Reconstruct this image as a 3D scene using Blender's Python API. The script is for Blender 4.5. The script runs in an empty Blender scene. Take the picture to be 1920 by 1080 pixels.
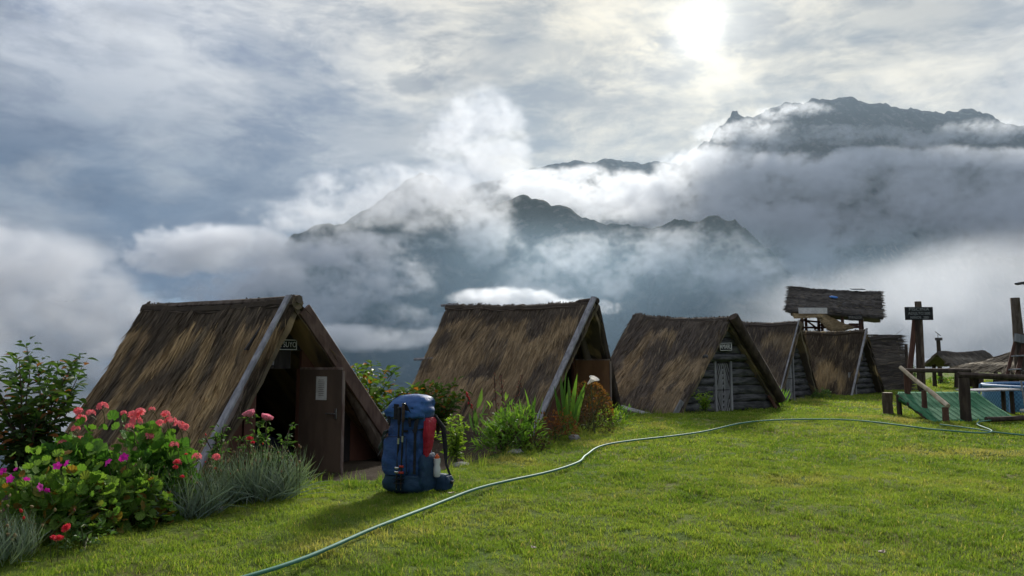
import bpy, bmesh, math, random
import numpy as np
from mathutils import Vector, Matrix, noise
R = math.radians
random.seed(7)
rng = np.random.default_rng(7)
sc = bpy.context.scene
COL = sc.collection

# ------------------------------------------------------------------ camera
EYE = 1.4
PITCH = 5.57
cam_d = bpy.data.cameras.new('camera')
cam_d.sensor_width = 36.0
cam_d.lens = 25.0
cam_d.clip_start = 0.05
cam_d.clip_end = 60000
cam = bpy.data.objects.new('camera', cam_d)
COL.objects.link(cam)
cam.location = (0, 0, EYE)
cam.rotation_euler = (R(90 + PITCH), 0, 0)
sc.camera = cam

# ------------------------------------------------------------------ sky, sun, exposure
SUN_EL = 24.95
SUN_AZ = 15.3          # degrees east of the view axis (+Y)
sun_dir = Vector((math.sin(R(SUN_AZ)) * math.cos(R(SUN_EL)), math.cos(R(SUN_AZ)) * math.cos(R(SUN_EL)), math.sin(R(SUN_EL))))

world = bpy.data.worlds.new('World')
sc.world = world
world.use_nodes = True


class NT:
    """small helper to write node trees as expressions"""
    def __init__(s, tree):
        s.t = tree
        s.l = tree.links

    def n(s, kind, **kw):
        nd = s.t.nodes.new(kind)
        for k, v in kw.items():
            setattr(nd, k, v)
        return nd

    def put(s, sock, v):
        if isinstance(v, bpy.types.NodeSocket):
            s.l.new(v, sock)
        else:
            sock.default_value = v

    def m(s, op, a, b=0.0, c=0.0, clamp=False):
        nd = s.n('ShaderNodeMath', operation=op, use_clamp=clamp)
        s.put(nd.inputs[0], a)
        if len(nd.inputs) > 1:
            s.put(nd.inputs[1], b)
        if len(nd.inputs) > 2:
            s.put(nd.inputs[2], c)
        return nd.outputs[0]

    def v(s, op, a, b=(0, 0, 0), scale=None):
        nd = s.n('ShaderNodeVectorMath', operation=op)
        s.put(nd.inputs[0], a)
        if op not in ('LENGTH', 'NORMALIZE', 'SCALE'):
            s.put(nd.inputs[1], b)
        if scale is not None:
            s.put(nd.inputs['Scale'], scale)
        return nd.outputs['Value'] if op in ('LENGTH', 'DOT_PRODUCT', 'DISTANCE') else nd.outputs[0]

    def ss(s, x, lo, hi, a=0.0, b=1.0):
        nd = s.n('ShaderNodeMapRange', interpolation_type='SMOOTHSTEP')
        s.put(nd.inputs[0], x)
        nd.inputs[1].default_value = lo
        nd.inputs[2].default_value = hi
        nd.inputs[3].default_value = a
        nd.inputs[4].default_value = b
        return nd.outputs[0]

    def lin(s, x, lo, hi, a=0.0, b=1.0):
        nd = s.n('ShaderNodeMapRange')
        s.put(nd.inputs[0], x)
        nd.inputs[1].default_value = lo
        nd.inputs[2].default_value = hi
        nd.inputs[3].default_value = a
        nd.inputs[4].default_value = b
        return nd.outputs[0]

    def noise(s, vec, scale, detail=4.0, rough=0.55, dist=0.0, lac=2.0):
        nd = s.n('ShaderNodeTexNoise')
        if vec is not None:
            s.put(nd.inputs['Vector'], vec)
        nd.inputs['Scale'].default_value = scale
        nd.inputs['Detail'].default_value = detail
        nd.inputs['Roughness'].default_value = rough
        nd.inputs['Lacunarity'].default_value = lac
        nd.inputs['Distortion'].default_value = dist
        return nd.outputs[0]

    def mix(s, f, a, b, blend='MIX'):
        nd = s.n('ShaderNodeMix', data_type='RGBA', blend_type=blend)
        s.put(nd.inputs[0], f)
        for sock, val in ((nd.inputs[6], a), (nd.inputs[7], b)):
            if not isinstance(val, bpy.types.NodeSocket) and len(val) == 3:
                val = (*val, 1)
            s.put(sock, val)
        return nd.outputs[2]


def build_world():
    t = world.node_tree
    t.nodes.clear()
    g = NT(t)
    out = g.n('ShaderNodeOutputWorld')
    bg = g.n('ShaderNodeBackground')
    bg.inputs['Strength'].default_value = 0.1
    sky = g.n('ShaderNodeTexSky', sky_type='NISHITA')
    sky.sun_disc = False
    sky.sun_elevation = R(SUN_EL)
    sky.sun_rotation = R(SUN_AZ)
    sky.altitude = 3000
    d = g.n('ShaderNodeTexCoord').outputs['Generated']
    d = g.v('NORMALIZE', d)
    sep = g.n('ShaderNodeSeparateXYZ')
    g.put(sep.inputs[0], d)
    z = sep.outputs[2]
    cosang = g.v('DOT_PRODUCT', d, tuple(sun_dir))
    ang = g.m('MULTIPLY', g.m('ARCCOSINE', g.m('MINIMUM', cosang, 0.999999)), 57.29578)      # degrees from the sun
    # cloud relief: several layers of turbulence, flattened towards the horizon
    p = g.v('MULTIPLY', d, (2.2, 2.2, 5.0))
    warp = g.n('ShaderNodeTexNoise')
    g.put(warp.inputs['Vector'], p)
    warp.inputs['Scale'].default_value = 1.3
    warp.inputs['Detail'].default_value = 3
    wv = g.v('SCALE', g.v('SUBTRACT', warp.outputs[1], (.5, .5, .5)), scale=0.45)
    pw = g.v('ADD', p, wv)
    n1 = g.noise(pw, 1.15, 9, .56)
    n2 = g.noise(g.v('ADD', pw, (7.3, 1.2, 4.4)), 3.1, 8, .6)
    n3 = g.noise(g.v('ADD', pw, (17.3, 5.2, 1.4)), 0.7, 5, .5)
    n4 = g.noise(g.v('ADD', pw, (3.3, 8.2, 2.4)), 6.0, 8, .62)
    rel = g.m('ADD', g.m('MULTIPLY', n1, .65), g.m('MULTIPLY', n2, .35))
    # the deck: pale near the sun, blue grey low down and away from it
    low = g.ss(z, .20, .42, 1, 0)
    away = g.ss(ang, 16, 44, 0, 1)
    dark = g.m('MULTIPLY', low, away)
    pale = g.mix(g.ss(ang, 6, 48), (5.1, 4.8, 4.15), (4.5, 4.75, 5.3))
    deck = g.mix(g.m('MULTIPLY', dark, .97), pale, (.42, .70, 1.30))
    # relief of the deck: long torn streaks
    ps_ = g.v('ADD', g.v('MULTIPLY', d, (2.2, 2.2, 6.4)), g.v('SCALE', wv, scale=.35))
    n5 = g.noise(ps_, 2.6, 9, .60)
    n6 = g.noise(g.v('ADD', pw, (1.3, 12.2, 6.4)), 2.2, 9, .63)
    lum = g.m('ADD', g.m('MULTIPLY', g.ss(n5, .38, .60), .42), g.m('MULTIPLY', g.ss(n6, .40, .59), .58))
    cl_ = g.n('ShaderNodeCombineColor')
    g.put(cl_.inputs[0], g.lin(lum, 0, 1, .46, 1.46))
    g.put(cl_.inputs[1], g.lin(lum, 0, 1, .53, 1.42))
    g.put(cl_.inputs[2], g.lin(lum, 0, 1, .68, 1.34))
    deck = g.mix(1.0, deck, cl_.outputs[0], 'MULTIPLY')
    # darker billows standing before the bright veil
    shade = g.m('MULTIPLY', g.ss(rel, .50, .66), g.ss(n3, .40, .58))
    shade = g.m('MULTIPLY', shade, g.ss(ang, 2.0, 7.0, .15, 1))
    deck = g.mix(g.m('MULTIPLY', shade, .72), deck, (2.1, 2.3, 2.75))
    # single darker cloud masses in the veil: bearing and height (degrees), half sizes (degrees), strength
    for az, el, ra, re, k in ((-5.4, 22.9, 3.2, 2.2, 1.0), (-8.3, 21.2, 2.2, 1.3, .8), (18.6, 24.0, 7.0, 2.1, .95), (9.0, 22.3, 3.6, 2.0, .75), (6.5, 20.0, 4.6, 2.0, .65), (-10.0, 18.2, 3.6, 1.1, .45), (13.0, 22.8, 3.0, 1.9, .7), (30.0, 25.5, 7.0, 1.6, .5)):
        c0 = Vector((math.sin(R(az)) * math.cos(R(el)), math.cos(R(az)) * math.cos(R(el)), math.sin(R(el))))
        e1 = Vector((c0.y, -c0.x, 0)).normalized()
        e2 = e1.cross(c0) * -1
        u = g.m('DIVIDE', g.v('DOT_PRODUCT', d, tuple(e1)), math.sin(R(ra)))
        w_ = g.m('DIVIDE', g.m('SUBTRACT', g.v('DOT_PRODUCT', d, tuple(e2)), 0.0), math.sin(R(re)))
        q = g.m('SUBTRACT', 1.0, g.m('ADD', g.m('MULTIPLY', u, u), g.m('MULTIPLY', w_, w_)))
        q = g.m('ADD', q, g.m('MULTIPLY', g.m('SUBTRACT', n4, .5), 5.0))
        f = g.m('MULTIPLY', g.ss(q, .0, 1.3), g.m('MULTIPLY', g.ss(g.v('DOT_PRODUCT', d, tuple(c0)), .90, .97), k))
        deck = g.mix(f, deck, g.mix(away, (2.5, 2.6, 2.85), (2.0, 2.45, 3.3)))
    # thin bright streaks
    streak = g.m('MULTIPLY', g.ss(rel, .50, .34), g.ss(z, .05, .3, .35, 1))
    deck = g.mix(g.m('MULTIPLY', streak, .42), deck, (6.4, 6.35, 6.2))
    # blue holes where the clear sky shows
    hole = g.m('MULTIPLY', g.ss(n2, .60, .70), g.ss(n1, .52, .62))
    hole = g.m('MULTIPLY', hole, g.m('MULTIPLY', away, .55))
    deck = g.mix(hole, deck, g.mix(1.0, sky.outputs[0], (1.0, 1.0, 1.0), 'MULTIPLY'))
    # the veiled sun and its aureole
    veil = g.ss(n2, .35, .68, 1.0, .55)
    au = g.m('ADD', g.m('MULTIPLY', g.m('EXPONENT', g.m('MULTIPLY', ang, -.50)), 8.0), g.m('MULTIPLY', g.m('EXPONENT', g.m('MULTIPLY', ang, -.13)), 2.4))
    au = g.m('MULTIPLY', au, veil)
    disc = g.m('MULTIPLY', g.m('EXPONENT', g.m('MULTIPLY', g.m('MULTIPLY', ang, ang), -.55)), g.m('MULTIPLY', veil, 14.0))
    gl = g.n('ShaderNodeCombineColor')
    tot = g.m('ADD', au, disc)
    g.put(gl.inputs[0], tot)
    g.put(gl.inputs[1], g.m('MULTIPLY', tot, .965))
    g.put(gl.inputs[2], g.m('MULTIPLY', tot, .84))
    fin = g.mix(1.0, deck, gl.outputs[0], 'ADD')
    g.put(bg.inputs['Color'], fin)
    g.l.new(bg.outputs[0], out.inputs[0])


build_world()
world.cycles.sampling_method = 'MANUAL'
world.cycles.sample_map_resolution = 1024

sun_d = bpy.data.lights.new('sun', 'SUN')
sun_d.energy = 5.0
sun_d.angle = R(8.0)
sun_d.color = (1.0, .95, .86)
sun = bpy.data.objects.new('sun', sun_d)
COL.objects.link(sun)
sun.rotation_euler = sun_dir.to_track_quat('Z', 'Y').to_euler()

sc.view_settings.view_transform = 'Standard'
sc.view_settings.look = 'None'
sc.view_settings.exposure = 0.20
sc.view_settings.gamma = 1.0
sc.cycles.max_bounces = 6
sc.cycles.diffuse_bounces = 3
sc.cycles.glossy_bounces = 2
sc.cycles.transmission_bounces = 4
sc.cycles.transparent_max_bounces = 8
sc.cycles.volume_bounces = 2
sc.cycles.volume_step_rate = 2.4
sc.cycles.volume_max_steps = 256
sc.cycles.use_denoising = True
sc.cycles.use_adaptive_sampling = True
sc.cycles.adaptive_threshold = 0.02
sc.cycles.caustics_reflective = False
sc.cycles.caustics_refractive = False


# ------------------------------------------------------------------ helpers
CP, SP = math.cos(R(PITCH)), math.sin(R(PITCH))


def far(px, py, D):
    """a far place (mountain, cloud) from its bearing in the photograph and its distance north"""
    cx = (px - 960) / 1333
    cy = (540 - py) / 1333
    v = Vector((cx, CP - cy * SP, SP + cy * CP))
    return Vector((0, 0, EYE)) + v * (D / v.y)


def tag(o, label=None, cat=None, group=None, kind=None):
    if label:
        o['label'] = label
    if cat:
        o['category'] = cat
    if group:
        o['group'] = group
    if kind:
        o['kind'] = kind
    return o


def empty(name, loc):
    o = bpy.data.objects.new(name, None)
    COL.objects.link(o)
    o.location = loc
    o.empty_display_size = .2
    return o


ORG = {}


class MB:
    """collects faces in world coordinates; build() links them as one mesh object"""
    def __init__(s):
        s.v = []
        s.f = []
        s.uv = None

    def add(s, vs, fs):
        b = len(s.v)
        s.v.extend([tuple(x) for x in vs])
        s.f.extend([tuple(i + b for i in f) for f in fs])
        return s

    def box(s, c, sx, sy, sz, rot=None, bev=0.0, taper=1.0):
        """box with centre c and full sizes; bev chamfers the long edges"""
        c = Vector(c)
        hx, hy, hz = sx / 2, sy / 2, sz / 2
        if bev <= 0:
            vs = [Vector((x * hx * (taper if z > 0 else 1), y * hy * (taper if z > 0 else 1), z * hz)) for z in (-1, 1) for x, y in ((-1, -1), (1, -1), (1, 1), (-1, 1))]
            fs = [(3, 2, 1, 0), (4, 5, 6, 7), (0, 1, 5, 4), (1, 2, 6, 5), (2, 3, 7, 6), (3, 0, 4, 7)]
        else:
            b = min(bev, hx * .9, hy * .9)
            ring = [(-hx + b, -hy), (hx - b, -hy), (hx, -hy + b), (hx, hy - b), (hx - b, hy), (-hx + b, hy), (-hx, hy - b), (-hx, -hy + b)]
            vs = [Vector((x, y, z)) for z in (-hz, hz) for x, y in ring]
            fs = [tuple(range(7, -1, -1)), tuple(range(8, 16))] + [(i, (i + 1) % 8, 8 + (i + 1) % 8, 8 + i) for i in range(8)]
        if rot is not None:
            vs = [rot @ v for v in vs]
        return s.add([v + c for v in vs], fs)

    def bar(s, a, b, w, t, up=(0, 0, 1), bev=0.0):
        """board from a to b: w across, t thick along 'up'"""
        a, b = Vector(a), Vector(b)
        z = (b - a).normalized()
        u = Vector(up)
        u = (u - z * u.dot(z)).normalized()
        x = u.cross(z)
        rot = Matrix((x, u, z)).transposed()
        return s.box((a + b) / 2, w, t, (b - a).length, rot, bev)

    def tube(s, pts, rad, n=8, cap=True, wob=0.0, seed=0):
        pts = [Vector(p) for p in pts]
        if not hasattr(rad, '__len__'):
            rad = [rad] * len(pts)
        vs, fs = [], []
        ref = None
        for i, p in enumerate(pts):
            d = (pts[min(i + 1, len(pts) - 1)] - pts[max(i - 1, 0)]).normalized()
            if ref is None:
                ref = Vector((0, 0, 1)) if abs(d.z) < .9 else Vector((1, 0, 0))
            x = (ref - d * ref.dot(d)).normalized()
            y = d.cross(x)
            ref = x
            for k in range(n):
                an = 2 * math.pi * k / n
                r = rad[i]
                if wob:
                    r *= 1 + wob * noise.noise(Vector((math.cos(an) * 1.3 + seed, math.sin(an) * 1.3, i * .55 + seed * 3.1)))
                vs.append(p + (x * math.cos(an) + y * math.sin(an)) * r)
        for i in range(len(pts) - 1):
            for k in range(n):
                a, b = i * n + k, i * n + (k + 1) % n
                fs.append((a, b, b + n, a + n))
        if cap:
            fs.append(tuple(range(n - 1, -1, -1)))
            fs.append(tuple(range((len(pts) - 1) * n, len(pts) * n)))
        return s.add(vs, fs)

    def log(s, a, b, r0, r1=None, n=9, seg=6, bend=.02, wob=.16, seed=None):
        """a crooked log"""
        a, b = Vector(a), Vector(b)
        r1 = r0 if r1 is None else r1
        seed = random.random() * 50 if seed is None else seed
        L = (b - a).length
        pts = []
        for i in range(seg + 1):
            t = i / seg
            o = Vector((noise.noise(Vector((t * 2.2, seed, 0))), noise.noise(Vector((t * 2.2, seed, 9))), noise.noise(Vector((t * 2.2, seed, 17)))))
            pts.append(a.lerp(b, t) + o * bend * L * math.sin(math.pi * min(max(t, .08), .92)))
        return s.tube(pts, [r0 + (r1 - r0) * i / seg for i in range(seg + 1)], n, True, wob, seed)

    def build(s, name, mat, parent=None, smooth=True, origin=None, kind=None):
        org = Vector(origin) if origin is not None else (ORG.get(parent.name, Vector((0, 0, 0))) if parent else Vector((0, 0, 0)))
        me = bpy.data.meshes.new(name)
        me.from_pydata([(x[0] - org.x, x[1] - org.y, x[2] - org.z) for x in s.v], [], s.f)
        if s.uv is not None:
            l = me.uv_layers.new(name='UVMap')
            idx = np.empty(len(me.loops), np.int32)
            me.loops.foreach_get('vertex_index', idx)
            l.data.foreach_set('uv', np.asarray(s.uv, np.float32)[idx].ravel())
        me.materials.append(mat)
        if smooth:
            me.polygons.foreach_set('use_smooth', [True] * len(me.polygons))
            try:
                me.set_sharp_from_angle(angle=R(38))
            except Exception:
                pass
        o = bpy.data.objects.new(name, me)
        COL.objects.link(o)
        if parent is not None:
            o.parent = parent
            if origin is not None:
                o.location = org - ORG.get(parent.name, Vector((0, 0, 0)))
        elif origin is not None:
            o.location = org
        ORG[o.name] = org
        if kind:
            o['kind'] = kind
        return o


def thing(name, loc, label, cat, group=None):
    o = empty(name, loc)
    ORG[o.name] = Vector(loc)
    return tag(o, label, cat, group)


def place(name, me, loc, rot, scale, parent):
    """one more object that shares the mesh me; loc in world coordinates"""
    o = bpy.data.objects.new(name, me)
    COL.objects.link(o)
    if parent is not None:
        o.parent = parent
        loc = Vector(loc) - ORG[parent.name]
    o.location = loc
    o.rotation_euler = rot
    o.scale = scale if hasattr(scale, '__len__') else (scale, scale, scale)
    return o


# ------------------------------------------------------------------ materials
MATS = {}


def mat(name, base, var=None, scale=6.0, rough=.8, bump=0.0, bscale=30.0, stretch=(1, 1, 1), spec=.3, detail=5, metal=0.0, thr=(.38, .62), coord='Object', sheen=0.0):
    """procedural principled material: two colours mixed by noise, fine relief"""
    m = bpy.data.materials.new(name)
    m.use_nodes = True
    t = m.node_tree
    g = NT(t)
    b = t.nodes['Principled BSDF']
    b.inputs['Roughness'].default_value = rough
    b.inputs['Specular IOR Level'].default_value = spec
    b.inputs['Metallic'].default_value = metal
    if sheen:
        b.inputs['Sheen Weight'].default_value = sheen
    co = g.n('ShaderNodeTexCoord').outputs[coord]
    p = g.v('MULTIPLY', co, stretch)
    if var is not None:
        f = g.ss(g.noise(p, scale, detail, .6), *thr)
        g.put(b.inputs['Base Color'], g.mix(f, base, var))
    else:
        b.inputs['Base Color'].default_value = (*base, 1)
    if bump:
        bp = g.n('ShaderNodeBump')
        bp.inputs['Strength'].default_value = 1.0
        bp.inputs['Distance'].default_value = bump
        g.put(bp.inputs['Height'], g.noise(p, bscale, 5, .65))
        g.l.new(bp.outputs[0], b.inputs['Normal'])
    MATS[name] = m
    return m


def leafmat(name, base, var, tip=None, trans=.35, rough=.5, tint=(1.5, 1.6, .7)):
    """thin leaf: diffuse + light passing through, colour differs from leaf to leaf"""
    m = bpy.data.materials.new(name)
    m.use_nodes = True
    t = m.node_tree
    g = NT(t)
    b = t.nodes['Principled BSDF']
    out = t.nodes['Material Output']
    geo = g.n('ShaderNodeNewGeometry')
    oi = g.n('ShaderNodeObjectInfo')
    rnd = g.m('FRACT', g.m('ADD', geo.outputs['Random Per Island'], oi.outputs['Random']))
    f = g.ss(rnd, .1, .95)
    c = g.mix(f, base, var)
    if tip is not None:
        c = g.mix(g.ss(g.m('FRACT', g.m('MULTIPLY', rnd, 7.31)), .86, .93), c, tip)
    g.put(b.inputs['Base Color'], c)
    b.inputs['Roughness'].default_value = rough + .12
    b.inputs['Specular IOR Level'].default_value = .18
    tr = g.n('ShaderNodeBsdfTranslucent')
    g.put(tr.inputs['Color'], g.mix(1.0, c, tint, 'MULTIPLY'))
    mx = g.n('ShaderNodeMixShader')
    mx.inputs[0].default_value = trans
    g.l.new(b.outputs[0], mx.inputs[1])
    g.l.new(tr.outputs[0], mx.inputs[2])
    g.l.new(mx.outputs[0], out.inputs['Surface'])
    MATS[name] = m
    return m
HAZE_K = 1.5e-5
# ------------------------------------------------------------------ mountains
def fbm(x, y, z, o=5, h=.9, l=2.05):
    return noise.fractal(Vector((x, y, z)), h, l, o)


def mountain_mat(name, low, high, rock, zlo, zhi):
    m = bpy.data.materials.new(name)
    m.use_nodes = True
    g = NT(m.node_tree)
    b = m.node_tree.nodes['Principled BSDF']
    b.inputs['Roughness'].default_value = 1
    b.inputs['Specular IOR Level'].default_value = .05
    co = g.n('ShaderNodeTexCoord').outputs['Object']
    sep = g.n('ShaderNodeSeparateXYZ')
    g.put(sep.inputs[0], co)
    n = g.noise(co, .0035, 8, .6)
    h = g.lin(g.m('ADD', sep.outputs[2], g.m('MULTIPLY', g.m('SUBTRACT', n, .5), 900)), zlo, zhi)
    c = g.mix(h, low, high)
    c = g.mix(g.ss(g.noise(co, .011, 7, .65), .5, .66), c, rock)
    g.put(b.inputs['Base Color'], c)
    bp = g.n('ShaderNodeBump')
    bp.inputs['Distance'].default_value = 40
    g.put(bp.inputs['Height'], g.noise(co, .012, 7, .65))
    g.l.new(bp.outputs[0], b.inputs['Normal'])
    return m


def mountain(name, label, pts, D, depth_bow, drop, run, material, amp, seed, N=260, M=64):
    """a range: its crest runs through pts (bearing, height), its flanks fall to both sides with spurs and gullies"""
    pts = [far(px, py, D + bow) for (px, py), bow in zip(pts, depth_bow)]
    seg = [0]
    for a, b in zip(pts, pts[1:]):
        seg.append(seg[-1] + (b - a).length)
    crest = []
    for i in range(N):
        s = seg[-1] * i / (N - 1)
        k = max(j for j in range(len(seg) - 1) if seg[j] <= s + 1e-6)
        t = (s - seg[k]) / (seg[k + 1] - seg[k])
        t2 = t * t * (3 - 2 * t)
        p = pts[k].lerp(pts[k + 1], t)
        p.z = pts[k].z + (pts[k + 1].z - pts[k].z) * (t * .6 + t2 * .4)
        p.z += amp * .16 * fbm(s * .0045, seed, 0, 6, .6)
        crest.append((p, s))
    vs, fs = [], []
    rows = list(range(-14, M + 1))
    for j in rows:
        t = j / M if j >= 0 else j / 14
        for p, s in crest:
            fw = Vector((-p.x, -p.y, 0)).normalized()
            sp = 1 + .30 * noise.noise(Vector((s * .0009, seed, 5)))
            if t >= 0:
                q = p + fw * run * sp * t
                z = p.z - drop * (1 - (1 - t) ** 1.5) * .5 - drop * t * .5
            else:
                q = p + fw * run * .7 * t
                z = p.z + drop * t * .9
            a = amp * min(1, abs(t) * 5) ** .8
            rid = 1 - 2 * abs(noise.noise(Vector((s * .0022 + .35 * noise.noise(Vector((t * 5, s * .001, seed))), t * .9 + seed, seed))))
            z += a * (.55 * rid + .45 * fbm(q.x * .0016, q.y * .0016, seed, 6, .8)) - a * .2
            vs.append((q.x, q.y, z))
    for j in range(len(rows) - 1):
        for i in range(N - 1):
            a = j * N + i
            fs.append((a, a + 1, a + N + 1, a + N))
    m = MB()
    m.v, m.f = vs, fs
    o = m.build(name, material, None, True)
    o.data.set_sharp_from_angle(angle=R(180)) if hasattr(o.data, 'set_sharp_from_angle') else None
    return tag(o, label, None, None, 'structure')


mm1 = mountain_mat('forested_slope', (.022, .036, .026), (.050, .056, .042), (.115, .108, .092), -600, 900)
mm2 = mountain_mat('bare_slope', (.038, .042, .036), (.075, .066, .058), (.16, .14, .12), 800, 3200)

C_PTS = [(-260, 740), (-40, 730), (180, 712), (330, 665), (470, 530), (553, 437), (610, 424), (690, 416), (770, 404), (850, 392), (920, 380), (985, 367), (1050, 385), (1100, 405), (1150, 416), (1210, 430), (1260, 417), (1305, 412), (1350, 407), (1372, 414), (1390, 430), (1430, 460), (1500, 525), (1570, 600), (1660, 660), (1850, 700), (2200, 720)]
mountain('mountain', 'slate dark forested ridge in the middle distance behind the thatched huts', C_PTS, 4600, [-1200, -1100, -900, -700, -400, 0, 100, 200, 300, 350, 350, 300, 200, 100, 0, -100, -300, -400, -500, -550, -600, -700, -900, -1100, -1300, -1500, -1500], 2100, 2700, mm1, 230, 3.3)
D_PTS = [(480, 520), (600, 450), (680, 398), (735, 360), (770, 334), (790, 322), (812, 330), (850, 360), (905, 395), (1000, 430), (1120, 470)]
mountain('mountain', 'hazy grey peak half lost in cloud above the dark ridge', D_PTS, 7600, [0] * 11, 2100, 2400, mm1, 220, 6.4, N=140, M=40)
A_PTS = [(960, 440), (1080, 400), (1200, 352), (1270, 308), (1320, 268), (1352, 236), (1368, 222), (1374, 205), (1381, 206), (1387, 219), (1420, 215), (1450, 201), (1500, 191), (1530, 187), (1590, 183), (1640, 195), (1700, 203), (1760, 212), (1795, 208), (1830, 206), (1858, 216), (1882, 229), (1920, 238), (2010, 262), (2200, 330), (2500, 420)]
mountain('mountain', 'tall bare dark massif under the sun with a small rock pinnacle', A_PTS, 9000, [-600] * 3 + [-400, -200] + [0] * 21, 3300, 4200, mm2, 330, 8.1, N=320)
B_PTS = [(820, 372), (920, 338), (1000, 316), (1045, 305), (1080, 301), (1110, 304), (1135, 298), (1165, 300), (1200, 307), (1240, 304), (1300, 318), (1420, 350), (1560, 400)]
mountain('mountain', 'small far blue crest showing above the bright cloud sea', B_PTS, 10600, [0] * 13, 2200, 2600, mm2, 220, 5.7, N=160, M=40)


# ------------------------------------------------------------------ haze and clouds
def volume_mat(name, color, density, aniso, attr=True, absorb=(0, 0, 0)):
    m = bpy.data.materials.new(name)
    m.use_nodes = True
    t = m.node_tree
    t.nodes.clear()
    g = NT(t)
    out = g.n('ShaderNodeOutputMaterial')
    pv = g.n('ShaderNodeVolumePrincipled')
    pv.inputs['Color'].default_value = (*color, 1)
    pv.inputs['Density'].default_value = density
    pv.inputs['Anisotropy'].default_value = aniso
    if not attr:
        pv.inputs['Density Attribute'].default_value = ''
    g.l.new(pv.outputs[0], out.inputs['Volume'])
    return m


hz = MB().box((0, 6200, 850), 26000, 14400, 5300)
o = hz.build('haze', volume_mat('haze_air', (.58, .79, 1.0), HAZE_K, .4, False), None, False)
tag(o, 'thin pale blue air between the lawn and the mountains', None, None, 'stuff')


def cloud(name, label, blobs, dens, material, scale, thr=.42, gain=3.2, vox=40.0, soft=1.0, flat=1.5, dist=.6, namp=4.5, fine=1.35, detail=8):
    """one cloud bank: ellipsoids (px, py, distance, half width px, half height px, half depth m) torn up by turbulence"""
    E = []
    lo, hi = Vector((1e9,) * 3), Vector((-1e9,) * 3)
    for px, py, D, rx, rz, ry in blobs:
        c = far(px, py, D)
        r = Vector((rx / 1333 * D, ry, rz / 1333 * D))
        E.append((c, r))
        for i in range(3):
            lo[i] = min(lo[i], c[i] - r[i] * 1.25)
            hi[i] = max(hi[i], c[i] + r[i] * 1.25)
    vd = bpy.data.volumes.new(name)
    o = bpy.data.objects.new(name, vd)
    COL.objects.link(o)
    org = (lo + hi) / 2
    o.location = org
    t = bpy.data.node_groups.new(name, 'GeometryNodeTree')
    t.interface.new_socket('Geometry', in_out='INPUT', socket_type='NodeSocketGeometry')
    t.interface.new_socket('Geometry', in_out='OUTPUT', socket_type='NodeSocketGeometry')
    g = NT(t)
    go = g.n('NodeGroupOutput')
    pos = g.n('GeometryNodeInputPosition').outputs[0]
    base = None
    for c, r in E:
        q = g.v('DIVIDE', g.v('SUBTRACT', pos, tuple(c - org)), tuple(r))
        b = g.m('SUBTRACT', 1.0, g.v('DOT_PRODUCT', q, q))
        base = b if base is None else g.m('SMOOTH_MAX', base, b, .25)
    base = g.m('MAXIMUM', base, -1.0)
    p = g.v('MULTIPLY', pos, (1, 1, flat))
    p = g.v('ADD', p, (org.x * .37, org.y * .37, 0))
    n = g.noise(p, 1.0 / scale, 2, .5, dist)
    n2 = g.noise(g.v('ADD', p, (991, 37, 411)), 4.2 / scale, detail, .68, dist)
    nn = g.m('ADD', g.m('MULTIPLY', g.m('SUBTRACT', n, .5), namp), g.m('MULTIPLY', g.m('SUBTRACT', n2, .5), namp * fine))
    x = g.m('ADD', g.m('MULTIPLY', g.m('MINIMUM', base, .6), soft), nn)
    x = g.m('MULTIPLY', g.m('SUBTRACT', x, thr), gain, clamp=True)
    x = g.m('MULTIPLY', g.m('POWER', x, 1.5), g.ss(base, -.25, .3))
    vc = g.n('GeometryNodeVolumeCube')
    g.put(vc.inputs['Density'], x)
    vc.inputs['Min'].default_value = lo - org
    vc.inputs['Max'].default_value = hi - org
    sz = hi - lo
    for k, nm in enumerate(('Resolution X', 'Resolution Y', 'Resolution Z')):
        vc.inputs[nm].default_value = int(max(8, min(260, sz[k] / vox)))
    sm = g.n('GeometryNodeSetMaterial')
    sm.inputs['Material'].default_value = material
    g.l.new(vc.outputs[0], sm.inputs[0])
    g.l.new(sm.outputs[0], go.inputs[0])
    md = o.modifiers.new('density', 'NODES')
    md.node_group = t
    vd.materials.append(material)
    return tag(o, label, None, None, 'stuff')
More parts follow.
